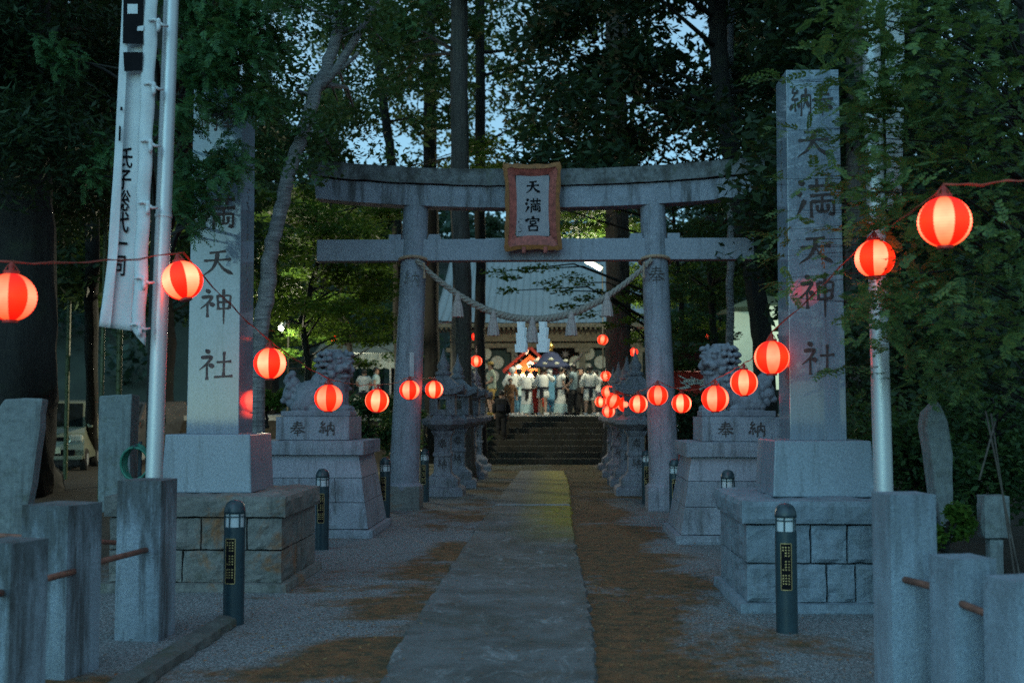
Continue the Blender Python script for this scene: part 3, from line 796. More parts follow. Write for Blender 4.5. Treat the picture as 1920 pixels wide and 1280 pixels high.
for px, y0, y1 in ((978,598,660),(1019,598,660)):                       # folded paper streamers
    c = P(px, y0, TD-.36); h = c.z-P(px, y1, TD-.36).z; mb = MB()
    ww = .075
    for lay in range(4):
        for k in range(5):
            z1 = -h*(.08+.17*k); z0 = z1-h*.24; x = (k % 2)*.016-.008+lay*.012-.018; wk = ww*(.55+.12*k)
            mb.box(x-wk, x+wk, lay*.014+k*.003, lay*.014+k*.003+.002, z0, z1, -.006)
    mb.obj('paper_streamer', M['shide'], rope, loc=c-o0)

# ------------------------------------------------------------------ stone lanterns along the path
def toro(label, x, y, s=1.0, rz=0.0):
    root = empty('stone_lantern', (x, y, 0), label, 'stone lantern', 'stone lanterns lining the approach', rz)
    T = M['toro']
    r8 = lambda prof, n, c=(0,0,0), rot=math.pi/4: MB().lathe([(a*(math.sqrt(2) if n == 4 else 1)*s, z*s) for a, z in prof], n, c, rot=rot)
    r8([(.40,-.03),(.40,.12),(.36,.16),(.30,.17),(.30,.29),(.22,.36)], 4).obj('base', T, root, bevel=.015)
    po = r8([(.21,.36),(.16,.42),(.15,.70),(.175,.72),(.175,.77),(.15,.79),(.15,1.07),(.18,1.12),(.21,1.18)], 4).obj('post', T, root, bevel=.012)
    mb = MB(); brush(mb, '奉', -.09*s, 1.05*s, .18*s, .2*s, -.157*s); brush(mb, '納', -.09*s, .68*s, .18*s, .2*s, -.158*s); mb.obj('lettering', M['ink'], po)
    r8([(.19,1.18),(.30,1.25),(.40,1.30),(.41,1.39),(.33,1.42),(.28,1.47)], 6, rot=0).obj('middle_platform', T, root, bevel=.015)
    fb = MB()
    for sx_ in (-1, 1):
        fb.box(.085*sx_*s if sx_ > 0 else -.235*s, .235*s if sx_ > 0 else -.085*s, -.23*s, .23*s, 1.47*s, 1.86*s, 0.0)
    fb.box(-.084*s, .084*s, -.228*s, .228*s, 1.47*s, 1.58*s).box(-.084*s, .084*s, -.228*s, .228*s, 1.76*s, 1.86*s)
    fb.obj('fire_box', T, root, bevel=.01)
    # roof with upturned corners
    vs = []; n = 24; prof = [(.20,1.86,0),(.50,1.85,.08),(.53,1.94,.11),(.38,2.00,.03),(.24,2.11,0),(.13,2.20,0)]
    for r_, z, up in prof:
        for i in range(n):
            a = 2*math.pi*i/n; q = abs(math.sin(2*(a-math.pi/4)+math.pi/2))**1.0
            k = 1/max(abs(math.cos(a)), abs(math.sin(a))); kk = 1+(k-1)*.9
            cz = ((k-1)/.414)**2*up
            vs.append((r_*.82*kk*math.cos(a)*s, r_*.82*kk*math.sin(a)*s, (z+cz)*s))
    fs = [(q*n+i, q*n+(i+1) % n, (q+1)*n+(i+1) % n, (q+1)*n+i) for q in range(len(prof)-1) for i in range(n)]+[tuple(range(n)), tuple((len(prof)-1)*n+i for i in range(n-1, -1, -1))]
    vs = [tuple(Vector(p)+noise.noise_vector(Vector(p)*7)*.012) for p in vs]
    MB().add(vs, fs).obj('roof', T, root)
    r8([(.10,2.19),(.15,2.22),(.155,2.26),(.09,2.30),(.12,2.35),(.115,2.41),(.065,2.49),(.035,2.58),(.007,2.72)], 14, rot=0).obj('finial', T, root, smooth=True)
    return root
xl_t, xr_t = -2.12, 1.52
tl = toro('mossy stone lantern nearest behind the left torii pillar', XA(831, 21.3), 21.3)
for px, Y, rz, lab in ((858,23.6,.05,'second stone lantern of the left row, its finial against the dark cedar'),(880,26.6,-.04,'third stone lantern of the left row beside the path'),(893,30.0,.03,'last stone lantern of the left row at the foot of the steps'),
              (1192,21.6,.0,'stone lantern half hidden behind the right torii pillar'),(1176,24.3,.04,'second stone lantern of the right row under the cluster of red lanterns'),(1160,27.4,-.03,'third stone lantern of the right row'),(1150,30.6,.02,'last stone lantern of the right row by the stair railing')):
    c = copy_tree(tl, (XA(px, Y), Y, 0), rz); c['label'] = lab
# iron railing on the right of the steps
rl = empty('stair_railing', (SX1+.15, YS0, 0), 'slim pale handrail along the right side of the steps', 'railing')
mb = MB()
pts = [(0, y, (.28+ZP*max(0, min(1, y/(YS1-YS0)))+.75)) for y in (-.15, .4, 1.2, 2.0, 2.6)]
mb.tube(pts, .03, 8).obj('handrail', plain('pale_pipe', (.34,.36,.30), .5), rl)
for y in (-.1, 1.2, 2.5):
    z = .2+ZP*max(0, min(1, y/(YS1-YS0))); MB().tube([(0, y, z), (0, y, z+.82)], .028, 8).obj('baluster', M['toro'], rl)

# ------------------------------------------------------------------ bollards
def bollard(label, x, y):
    root = empty('bollard_light', (x, y, 0), label, 'bollard light', 'bollard lights along the approach')
    r = .076
    b = MB().lathe([(r,-.03),(r,.70)], 28).obj('post', M['bollard'], root); autosmooth(b)
    MB().lathe([(r*.86,.702),(r*.86,.80)], 24).obj('lens', M['frost'], root, smooth=False)
    b = MB().lathe([(r*1.02,.80),(r*1.02,.815),(r*.97,.84),(r*.8,.872),(r*.5,.892),(.004,.90)], 28).obj('dome', M['bollard'], root, smooth=True)
    mb = MB()
    for k in range(6):
        a = k*math.pi/3+.25; mb.tube([(r*.95*math.cos(a), r*.95*math.sin(a), .695), (r*.95*math.cos(a), r*.95*math.sin(a), .805)], .006, 6)
    mb.lathe([(r*.94,.775),(r*.985,.775),(r*.985,.783),(r*.94,.783)], 24, cap=False)
    mb.obj('guard', M['bollard'], root)
    # dedication plate: gold rim and rows of small gold characters
    pl_ = MB(); n = 8
    def arc(x0, x1, z0, z1, rr):
        vs = []; 
        for i in range(n+1):
            xx = x0+(x1-x0)*i/n; a = xx/r; vs += [(rr*math.sin(a), -rr*math.cos(a), z0), (rr*math.sin(a), -rr*math.cos(a), z1)]
        return vs, [(2*i, 2*i+2, 2*i+3, 2*i+1) for i in range(n)]
    pl_.add(*arc(-.045, .025, .30, .62, r+.003)); pb = pl_.obj('dedication_plate', M['black'], root)
    g_ = MB()
    for q in ((-.045,.025,.296,.302),(-.045,.025,.618,.624),(-.048,-.043,.30,.62),(.023,.028,.30,.62)): g_.add(*arc(*q, r+.005))
    rr_ = random.Random(4)
    for col_ in (-.03, -.012, .008):
        for k in range(15):
            if k % 5 == 4 or (col_ < -.02 and k in (2,3,5,6,7)): continue
            z = .595-k*.0195; g_.add(*arc(col_-.005, col_+.005, z-.006+rr_.uniform(0,.003), z+.005, r+.0052))
    g_.obj('lettering', M['gold'], pb)
    return root
bl = []
for px, py, lab in ((432,1172,'dark green bollard light in front of the left monument base'),(1480,1187,'dark green bollard light in front of the right monument base'),
                    (601,1030,'dark green bollard light at the rear corner of the left monument base'),(1368,1035,'dark green bollard light half hidden behind the right monument base'),
                    (720,978,'bollard light beside the left lion pedestal and torii footing'),(1267,985,'bollard light beside the right lion pedestal'),
                    (795,940,'bollard light just right of the left torii pillar'),(1213,945,'bollard light just left of the right torii pillar')):
    p = G(px, py)
    if not bl: bl.append(bollard(lab, p.x, p.y+.076))
    else:
        c = copy_tree(bl[0], (p.x, p.y+.076, 0), random.uniform(-.15, .15)); c['label'] = lab; bl.append(c)

# ------------------------------------------------------------------ fence posts and rails
def fpost(label, px, D, w_, ztop, rz, mat, cat='fence post'):
    x = XA(px, D+w_/2)
    o = MB().rough(-w_/2, w_/2, -w_/2, w_/2, -.12, ztop, (5,5,16), .004, px, 3, .012).obj('stone_fence_post', mat)
    o.location = (x, D+w_/2, 0); o.rotation_euler.z = rz
    tag(o, label, cat, 'granite posts of the entrance fence'); return o
LD = 1.08
q1 = fpost('tall streaked granite post in front of the left flagpole', 280, F*CAMZ/(1200-VY), .315, LD, R(-2), M['post'])
q2 = fpost('granite post with black streaks, second from the left flagpole', 122, F*CAMZ/(1262-VY)-.1, .33, 1.0, R(-14), M['post'])
q3 = fpost('low granite post at the left edge of the picture', 26, 5.75, .27, .89, R(-18), M['post'])
q4 = fpost('tall clean granite post in front of the right flagpole', 1690, 6.35, .27, 1.10, R(6), M['post_new'])
q5 = fpost('lower granite post with yellow spots, second from the right flagpole', 1797, 5.9, .245, .81, R(12), M['post_new'])
q6 = fpost('low granite post at the right edge of the picture', 1905, 5.5, .25, .76, R(16), M['post_new'])
def frail(label, a, b):
    o = MB().tube([a, b], .019, 10).obj('fence_rail', M['rail'], smooth=True); tag(o, label, 'fence rail', 'rusty rails of the entrance fence'); return o
q0 = lambda o, dz, dy=0.0: Vector(o.location)+Vector((0, dy, dz))
frail('rusty pipe rail between the two tallest left granite posts', P(276, 1030, q1.location.y-.14), P(150, 1062, q2.location.y+.05))
frail('rusty pipe rail reaching the low post at the left edge', P(138, 1071, q2.location.y-.15), P(20, 1102, q3.location.y+.05))
frail('rusty pipe rail leaving the picture at the left bottom edge', P(6, 1110, q3.location.y-.13), P(-120, 1140, q3.location.y-1.0))
frail('rear rusty pipe rail running behind the left posts', P(240, 1018, q1.location.y+.9), P(-60, 1000, q1.location.y+.2))
frail('pale pipe rail from the tall right granite post', P(1692, 1085, q4.location.y-.12), P(1800, 1112, q5.location.y+.02))
frail('rusty pipe rail between the two low right granite posts', P(1795, 1128, q5.location.y-.11), P(1900, 1170, q6.location.y+.02))

# ------------------------------------------------------------------ flagpoles and banners
def pole(label, pa, pb, D, r):
    a = P(*pa, D); b = P(*pb, D); d = (b-a); a2 = a-d*((a.z+.05)/d.z); top = a+d*((7.5-a.z)/d.z)
    root = empty('flagpole', a2, label, 'flagpole', 'steel flagpoles')
    n = 10; o = MB().tube([(a2.lerp(top, i/n))-a2 for i in range(n+1)], [r-.012*i/n for i in range(n+1)], 28).obj('shaft', M['steel'], root); autosmooth(o)
    mid = P(300, 405, D) if pa[0] < 900 else P(1645, 560, D)
    f = (mid.z-a2.z)/(top.z-a2.z); c = a2.lerp(top, f)-a2
    MB().lathe([(r-.005,-.012),(r+.001,-.01),(r+.001,.01),(r-.005,.012)], 28, c).obj('joint_sleeve', M['steel'], root)
    return root, a2, top
pL = pole('brushed steel flagpole in front of the left monument with white banner', (289, 890), (321, 0), q1.location.y+.32, .062)
pR = pole('brushed steel flagpole beside the right monument among leaves', (1656, 900), (1641, 350), 8.75, .073)
def banner(label, left, right, D, fold, text, mat=None, tilt=0.0, pattern=True):
    # left/right: photo points of the two long edges from top to bottom, laid at its distance, cloth waving in depth
    root = empty('banner', P(*right[0], D), label, 'banner', 'tall white festival banners')
    o0 = Vector(root.location); n = 46; mcols = 10
    def at(pts, t):
        k = t*(len(pts)-1); i = min(int(k), len(pts)-2); a, b = pts[i], pts[i+1]; f = k-i
        return (a[0]+(b[0]-a[0])*f, a[1]+(b[1]-a[1])*f)
    def sheet(l, r_, yo, wave, mate, nm, thick=.003):
        vs = []
        for i in range(n+1):
            t = i/n; a = at(l, t); b = at(r_, t)
            for k in range(mcols+1):
                u = k/mcols; px, py = a[0]+(b[0]-a[0])*u, a[1]+(b[1]-a[1])*u
                p = P(px, py, D+yo)-o0; p.y += wave*.5*math.sin(u*3.1+t*5)+.005*math.sin(t*17+u*4)*(.3+t)
                vs.append(p)
        k1 = mcols+1; fs = [(i*k1+j, i*k1+j+1, (i+1)*k1+j+1, (i+1)*k1+j) for i in range(n) for j in range(mcols)]
        mb = MB().add(vs, fs); ob = mb.obj(nm, mate, root, smooth=True)
        md = ob.modifiers.new('thickness', 'SOLIDIFY'); md.thickness = thick; return ob
    cloth = sheet(left, right, 0.05, .015, M['cloth'], 'cloth')
    fl = [(l[0]+(r_[0]-l[0])*0.0, l[1]) for l, r_ in zip(left, right)]; fr_ = [(l[0]+(r_[0]-l[0])*fold, l[1]+(r_[1]-l[1])*fold) for l, r_ in zip(left, right)]
    sheet(fl, fr_, 0.0, .006, M['cloth'], 'folded_edge')
    return root, o0, at
bL_, oB, atB = banner('white banner with black crest band hanging left of the steel flagpole', [(231,-40),(222,150),(212,330),(203,480),(187,612)], [(272,-40),(268,140),(262,330),(258,470),(246,620)], pL[1].y-.14, .33, '')
# hem sleeve running down the pole side, tied with small knots
Dh = pL[1].y-.13
def strip(l, r_, D, wv, nm, mat):
    n = 60; vs = []
    for i in range(n+1):
        t = i/n
        for k in range(7):
            u = k/6; a = np.array(l[0])*(1-t)+np.array(l[1])*t; b = np.array(r_[0])*(1-t)+np.array(r_[1])*t; q_ = a*(1-u)+b*u
            p = P(q_[0]+1.2*math.sin(t*38+u), q_[1]+(9*u if i == n else 0), D)-oB; p.y += -.022*math.sin(math.pi*u)+wv*math.sin(t*31+u*2); vs.append(p)
    ob = MB().add(vs, [(i*7+j, i*7+j+1, (i+1)*7+j+1, (i+1)*7+j) for i in range(n) for j in range(6)]).obj(nm, mat, bL_, smooth=True)
    md = ob.modifiers.new('thickness', 'SOLIDIFY'); md.thickness = .003
strip(((271,-40),(247,618)), ((298,-40),(272,640)), Dh-.02, .004, 'hem_sleeve', M['cloth'])
for px, py in ((297,42),(288,161),(282,268),(277,384),(270,525),(262,612)):
    c = P(px, py, Dh-.05)-oB
    MB().sphere(c, .021, 10, 8, (.9,.8,1.5)).tube([c, c+Vector((-.03,-.006,.02)), c+Vector((-.07,.0,.012))], [.016,.012,.010], 8).tube([c, c+Vector((.03,.01,-.02)), c+Vector((.05,.06,-.01))], [.013,.011,.009], 8).tube([c, c+Vector((.004,-.004,-.045)), c+Vector((-.004,0,-.07))], [.014,.016,.012], 8).obj('tie_strap', M['cloth'], bL_, smooth=True)
# black crest band and writing on the cloth
def patch(quad, D, nm, mat, off=.012):
    mb = MB(); n = 6; vs = []
    (a, b, c, d) = quad
    for i in range(n+1):
        for k in range(n+1):
            u, t = i/n, k/n
            px = (a[0]*(1-u)+b[0]*u)*(1-t)+(d[0]*(1-u)+c[0]*u)*t; py = (a[1]*(1-u)+b[1]*u)*(1-t)+(d[1]*(1-u)+c[1]*u)*t
            vs.append(P(px, py, D-off)-oB)
    mb.add(vs, [(i*(n+1)+k, (i+1)*(n+1)+k, (i+1)*(n+1)+k+1, i*(n+1)+k+1) for i in range(n) for k in range(n)])
    return mb.obj(nm, mat, bL_)
DB = pL[1].y-.14
patch([(232,-40),(270,-40),(268,83),(230,82)], DB, 'crest_band', M['black'], .03)
patch([(231,98),(268,98),(266,133),(233,134)], DB, 'crest_band', M['black'], .03)
patch([(226,200),(230,201),(230,208),(225,207)], DB, 'lettering', M['black'], .03)
patch([(223,236),(227,237),(226,264),(222,265)], DB, 'lettering', M['black'], .03)
patch([(239,8),(258,8),(258,26),(239,26)], DB, 'crest_mark', M['cloth'], .036)
patch([(258,50),(270,48),(269,58),(257,58)], DB, 'crest_mark', M['cloth'], .036)
def fonttext(body, name, size, mat, parent, loc, rot, vertical=False, sx=1.0):
    cu = bpy.data.curves.new('tmp', 'FONT'); cu.body = '\n'.join(body) if vertical else body; cu.size = size; cu.extrude = .0015; cu.space_line = .95
    cu.offset = size*.012
    o = bpy.data.objects.new('tmp', cu); COL.objects.link(o)
    dg = bpy.context.evaluated_depsgraph_get(); dg.update()
    me = bpy.data.meshes.new_from_object(o.evaluated_get(dg)); bpy.data.objects.remove(o)
    me.materials.clear(); me.materials.append(mat); ob = link(name, me, parent, loc); ob.rotation_euler = rot; ob.scale.x = sx
    return ob
top = P(213, 308, DB-.02)-oB
t_ = fonttext('氏子総代一同', 'lettering', .165, M['black'], bL_, top, (R(90), R(2.5), 0), True, .72)
top.y = P(213, 308, DB).y-oB.y+.034
t_.location = top
bR_, oR, _ = banner('white banner hanging behind the leaves right of the monument', [(1660,-60),(1660,80),(1661,200),(1662,320),(1662,395)], [(1696,-60),(1695,80),(1694,200),(1692,320),(1690,395)], 9.0, .3, '')

# ------------------------------------------------------------------ paper lanterns
def lantern_mat(name, c, s, c2):
    m = NT(name); tc = m.n('ShaderNodeTexCoord'); sp = m.n('ShaderNodeSeparateXYZ'); m.l(tc.outputs['Object'], sp.inputs[0])
    rib = m.math('SINE', m.math('MULTIPLY', sp.outputs[2], 2*math.pi/.0155))
    z = m.n('ShaderNodeMapRange'); z.inputs[1].default_value = -.14; z.inputs[2].default_value = .14; m.l(sp.outputs[2], z.inputs[0])
    col = m.ramp(z.outputs[0], [(0.0, c2), (0.30, tuple((a*.55+b*.45) for a, b in zip(c, c2))), (0.5, c), (0.68, tuple((a*.75+b*.25) for a, b in zip(c, c2))), (1.0, c2)])
    f = m.math('MULTIPLY', m.math('ADD', m.math('MULTIPLY', rib, .05), .95), s)
    f = m.math('MULTIPLY', f, m.math('ADD', m.math('MULTIPLY', m.noise(tc.outputs['Object'], 14, 3), .5), .75))
    m.b.inputs['Base Color'].default_value = (*[min(1, x*.08) for x in c], 1); m.b.inputs['Roughness'].default_value = .7
    oi = m.n('ShaderNodeObjectInfo'); f = m.math('MULTIPLY', f, m.math('ADD', m.math('MULTIPLY', oi.outputs['Random'], .7), .65))
    m.l(col, m.b.inputs['Emission Color']); m.l(f, m.b.inputs['Emission Strength']); return m.m
M['lan_red'] = lantern_mat('glowing_red_paper', (1,.0075,.0008), 6.5, (.115,.0004,.0001))
M['lan_white'] = lantern_mat('glowing_pale_paper', (1,.112,.058), 6.2, (.30,.022,.003))
M['lan_cap'] = plain('red_plastic_ring', (.30,.02,.012), .5)
LR = .14
def lantern_proto():
    root = bpy.data.objects.new('paper_lantern', None)
    n = 64; mlat = 34; vs = []; fr = []; fw = []
    for k in range(mlat+1):
        a = R(16)+R(148)*k/mlat; rib = 1+.012*math.cos(k*math.pi)
        for i in range(n):
            th = 2*math.pi*i/n; r_ = LR*math.sin(a)*rib
            vs.append((r_*math.cos(th), r_*math.sin(th), LR*.98*math.cos(a)))
    for k in range(mlat):
        for i in range(n):
            f = (k*n+i, (k+1)*n+i, (k+1)*n+(i+1) % n, k*n+(i+1) % n)
            (fr if (i//8) % 2 == 0 else fw).append(f)
    def sub(fs, nm, mat):
        used = sorted(set(i for f in fs for i in f)); mp = {u: k for k, u in enumerate(used)}
        return MB().add([vs[u] for u in used], [tuple(mp[i] for i in f) for f in fs]).mesh(nm, mat, True)
    parts = [('red_panels', sub(fr, 'red_panels', M['lan_red'])), ('pale_panels', sub(fw, 'pale_panels', M['lan_white']))]
    rr = LR*math.sin(R(16))
    cap = MB().lathe([(rr*.7,.128),(rr*1.12,.130),(rr*1.12,.150),(rr*.7,.152)], 20, cap=False)
    parts.append(('top_ring', cap.mesh('top_ring', M['lan_cap'])))
    cap = MB().lathe([(rr*.2,-.139),(rr*1.1,-.146),(rr*1.1,-.130),(rr*.9,-.128)], 20)
    parts.append(('bottom_ring', cap.mesh('bottom_ring', M['lan_cap'])))
    parts.append(('wire_bail', MB().tube([(-rr,0,.148),(-rr*.6,0,.175),(0,0,.20),(rr*.6,0,.175),(rr,0,.148)], .0035, 6).mesh('wire_bail', M['cable'])))
    parts.append(('bulb_socket', MB().lathe([(.012,.13),(.016,.15),(.016,.185),(.006,.20)], 10).mesh('bulb_socket', M['lan_cap'])))
    return parts
LPARTS = lantern_proto()
LANT = [ # px, py, radius px, spin, tilt, label
 (20,557,47,.35,0,'large paper lantern cut by the left edge of the picture'),
 (342,526,38,-.3,-14,'paper lantern touching the left steel flagpole'),
 (506,681,30,.15,0,'paper lantern mirrored in the side of the left monument'),
 (616,746,26,.0,0,'paper lantern in front of the left stone lion'),
 (707,751,22,.4,4,'paper lantern hanging between the left lion and the torii pillar'),
 (768,731,18.5,.1,0,'paper lantern in front of the left torii pillar'),
 (814,730,16.5,.25,0,'paper lantern just right of the left torii pillar'),
 (624,633,8.5,.1,0,'small distant lantern glowing in the leaves above the left lion'),
 (704,655,6.5,.5,0,'left one of two tiny lanterns in leaves left of the torii pillar'),
 (713,660,6.0,.2,0,'right one of two tiny lanterns in leaves left of the torii pillar'),
 (893,631,8.5,.2,0,'upper of two lanterns hanging by the cedar trunk left of the shrine'),
 (893,677,10.5,.45,0,'lower of two lanterns hanging by the cedar trunk left of the shrine'),
 (857,746,6.5,.0,0,'tiny red lantern among the left row of stone lanterns'),
 (904,731,6.5,.3,0,'tiny red lantern beside the man in khaki shorts'),
 (896,759,4.5,.6,0,'tiniest red lantern low behind the left stone lanterns'),
 (1771,416,48,.05,0,'largest full lantern among the leaves at the right'),
 (1640,485,36,.45,0,'paper lantern in leaves before the right flagpole'),
 (1447,670,32,.3,0,'paper lantern touching and mirrored in the right monument'),
 (1395,717,25,.2,0,'paper lantern in front of the right lion, nearest the monument'),
 (1341,747,25,.0,0,'paper lantern low in front of the right lion\'s forelegs'),
 (1278,756,18,.1,0,'dim paper lantern just right of the right torii pillar'),
 (1233,741,19,.35,0,'paper lantern in front of the right torii pillar'),
 (1197,757,17,.1,0,'paper lantern just left of the right torii pillar'),
 (1172,758,14,.5,0,'paper lantern second to the left of the right torii pillar'),
 (1150,752,14,.3,22,'tilted lantern at the left end of the right cluster'),
 (1141,735,12.5,.1,0,'upper lantern of the cluster above the stair railing'),
 (1141,771,11.5,.0,0,'lowest lantern of the cluster above the stair railing'),
 (1126,753,10,.4,0,'leftmost small lantern of the cluster by the steps'),
 (1136,705,9.5,.2,0,'small dim lantern above the cluster by the lit tree trunk'),
 (1130,637,9.5,.3,12,'small lantern on the lamp pole beside the lit tree trunk'),
 (1188,660,7.5,.6,0,'small lantern half hidden in leaves beside the right torii pillar'),
 (1328,627,7,.3,0,'tiny lantern in the leaves above the right lion'),
 (1303,668,5.5,.2,0,'tiny lantern behind the right torii pillar near the red cloth'),
]
lpos = []
for k, (px, py, rp_, spin, tilt, lab) in enumerate(LANT):
    Y = F*LR/rp_; p = P(px, py, Y); lpos.append(p)
    root = empty('paper_lantern', p, 'red and white '+lab if len(lab.split()) < 13 else lab, 'paper lantern', 'lit red and white paper lanterns', spin)
    root.rotation_euler.y = R(tilt)
    for nm, me in LPARTS: link(nm, me, root)
# cables carrying the lanterns
def cable(label, seq, extra_a=None, extra_b=None, r=.0036, sag=.05):
    pts = [lpos[i]+Vector((0, 0, .20)) for i in seq]
    if extra_a: pts = list(extra_a)+pts
    if extra_b: pts = pts+list(extra_b)
    out = []
    for a, b in zip(pts[:-1], pts[1:]):
        n = 10
        for i in range(n):
            t = i/n; p = a.lerp(b, t); p.z -= sag*min(1, (b-a).length/3)*4*t*(1-t); p += Vector((0,0,.006*math.sin(i*2.1+a.x))); out.append(p)
    out.append(pts[-1])
    mb = MB().tube(out, r, 6)
    mb.tube([p+Vector((.008*math.sin(i*1.3), .008, .008*math.cos(i*1.3))) for i, p in enumerate(out)], r*.8, 5)
    o = mb.obj('lantern_cable', M['cable'], smooth=True); tag(o, label, 'cable'); return o
cable('red cable carrying the lanterns on the left from the flagpole to the steps', [0,1,2,3,4,5,6,12,13], [P(-160,474,6.3)], None)
cable('red cable carrying the lanterns on the right from the tree to the steps', [15,16,17,18,19,20,21,22,23,24,25,28], [P(2010,325,6.2)], None)
for i, lab in ((7,'thin far cable with a lantern above the left lion'),(31,'thin far cable with a lantern above the right lion')):
    a = lpos[i]+Vector((-4,1,.5)); b = lpos[i]+Vector((4,-1,.45)); m_ = lpos[i]+Vector((0,0,.2))
    pts = [a.lerp(m_, t/8)-Vector((0,0,.1*math.sin(math.pi*t/8))) for t in range(9)]+[m_.lerp(b, t/8)-Vector((0,0,.1*math.sin(math.pi*t/8))) for t in range(1, 9)]
    tag(MB().tube(pts, .006, 5).obj('lantern_cable', M['cable']), lab, 'cable')
for k, seq, lab in ((0, [10,11], 'short hanging cord holding the two lanterns left of the shrine'), (1, [8,9], 'thin cord holding the two tiny lanterns in the left leaves')):
    tag(MB().tube([lpos[seq[0]]+Vector((0,0,1.2 if k == 0 else .5)), lpos[seq[0]]+Vector((0,0,.2)), lpos[seq[1]]+Vector((0,0,.2))], .007, 5).obj('lantern_cable', M['cable']), lab, 'cable')

# ------------------------------------------------------------------ trees
def leafmesh(name, mat, C, RAD, N, size, asp=.5, up=.6, droop=0.0, seed=0):
    # many small four-cornered leaves scattered through clumps
    g = np.random.default_rng(seed); cs = []; 
    for c, r_, n in zip(C, RAD, N):
        d = g.normal(size=(n, 3)); d /= np.linalg.norm(d, axis=1)[:, None]
        q = g.random(n)**(1/2.2)
        cs.append(np.array(c)[None]+d*q[:, None]*np.array(r_)[None])
    c = np.concatenate(cs); n = len(c)
    nrm = g.normal(size=(n, 3)); nrm[:, 2] = np.abs(nrm[:, 2])+up; nrm /= np.linalg.norm(nrm, axis=1)[:, None]
    t = g.normal(size=(n, 3)); t[:, 2] -= droop; t -= nrm*(t*nrm).sum(1)[:, None]; t /= np.linalg.norm(t, axis=1)[:, None]
    b = np.cross(nrm, t); s = size*(.6+.8*g.random(n))[:, None]
    p0 = c-t*s*.5; p2 = c+t*s*.5; p1 = c+b*s*asp*.5-nrm*s*.08; p3 = c-b*s*asp*.5-nrm*s*.08
    V = np.stack([p0, p1, p2, p3], 1).reshape(-1, 3)
    return quadmesh(name, V, mat)
def quadmesh(name, V, mat):
    n = len(V)//4; me = bpy.data.meshes.new(name)
    me.vertices.add(n*4); me.vertices.foreach_set('co', V.astype(np.float32).ravel())
    me.loops.add(n*4); me.loops.foreach_set('vertex_index', np.arange(n*4, dtype=np.int32))
    me.polygons.add(n); me.polygons.foreach_set('loop_start', np.arange(0, n*4, 4, dtype=np.int32))
    me.update(calc_edges=True); me.materials.append(mat); return me
def spraymesh(name, mat, sprigs, pairs, leaf, ang, seed=0, taper=.5, asp=.42, stem=True):
    # feathery twigs: leaflets in pairs along a curved stem. sprigs: (base, dir, length)
    g = random.Random(seed); V = []
    for base, d, ln in sprigs:
        d = Vector(d).normalized(); up = Vector((g.gauss(0,.35), g.gauss(0,.35), 1)).normalized()
        side = d.cross(up)
        if side.length < 1e-3: side = Vector((1,0,0))
        side.normalize(); up = side.cross(d).normalized(); p = Vector(base); st = ln/pairs
        for k in range(pairs):
            t = k/pairs; d2 = (d+Vector((0,0,-.55*t))).normalized(); q = p+d2*st
            if stem:
                w_ = side*.0022; V += [p-w_, p+w_, q+w_, q-w_]
            for sg in (-1, 1):
                a = ang+g.uniform(-.15, .15); ld = (d2*math.cos(a)+side*sg*math.sin(a)+up*g.uniform(-.25, .15)).normalized()
                L = leaf*(1-taper*t)*g.uniform(.75, 1.2); lb = ld.cross(up).normalized()*L*asp*.5
                V += [p, p+ld*L*.5+lb-up*L*.05, p+ld*L, p+ld*L*.5-lb-up*L*.05]
            p = q
    return quadmesh(name, np.array([tuple(v) for v in V]), mat)
def region(px0, px1, py0, py1, D0, D1, n, seed, skip=()):
    g = random.Random(seed); out = []
    for _ in range(n):
        x, y, d = g.uniform(px0, px1), g.uniform(py0, py1), g.uniform(D0, D1)
        if not any(a < x < b and c < y < e for a, b, c, e in skip): out.append(P(x, y, d))
    return out
def limbs(mb, trunk, C, g, r=.05, every=1):
    for c in C[::every]:
        c = Vector(c)
        best = min(trunk, key=lambda p: (p-c).length+max(0, p.z-c.z+.2)*2.0)
        m_ = best.lerp(c, .5)+Vector((g.uniform(-.2,.2), g.uniform(-.2,.2), (c-best).length*.10))
        L = (c-best).length; rr = min(r, .018*L+.008)
        mb.tube([best, best.lerp(m_, .5), m_, m_.lerp(c, .6), c], [rr, rr*.8, rr*.55, rr*.4, rr*.22], 5)
def tree(name, label, trunk, r0, r1, bark, C, RAD, N, size, mat, group=None, asp=.5, up=.6, droop=0.0, seed=0, every=1, lr=.05, cat='tree'):
    base = Vector(trunk[0]); root = empty(name, base, label, cat, group)
    g = random.Random(seed); tp = [Vector(p)-base for p in trunk]; fine = []
    for a, b in zip(tp[:-1], tp[1:]):
        for k in range(9): fine.append(a.lerp(b, k/9)+Vector((g.gauss(0,.012), g.gauss(0,.012), 0)))
    fine.append(tp[-1]); n = len(fine)
    mb = MB().tube(fine, [(r0+(r1-r0)*i/(n-1))*(1+.55*math.exp(-i*1.1)) for i in range(n)], 26, True, .16 if r0 > .1 else .05)
    C2 = [tuple(Vector(c)-base) for c in C]
    limbs(mb, fine[2:], C2, g, lr, every); mb.obj('trunk', bark, root, smooth=True)
    if C2: link('crown', leafmesh('crown', mat, C2, RAD, N, size, asp, up, droop, seed), root)
    return root
def rads(n, a, b, flat=.7, seed=0):
    g = random.Random(seed); out = []
    for _ in range(n): r_ = g.uniform(a, b); out.append((r_, r_, r_*flat))
    return out

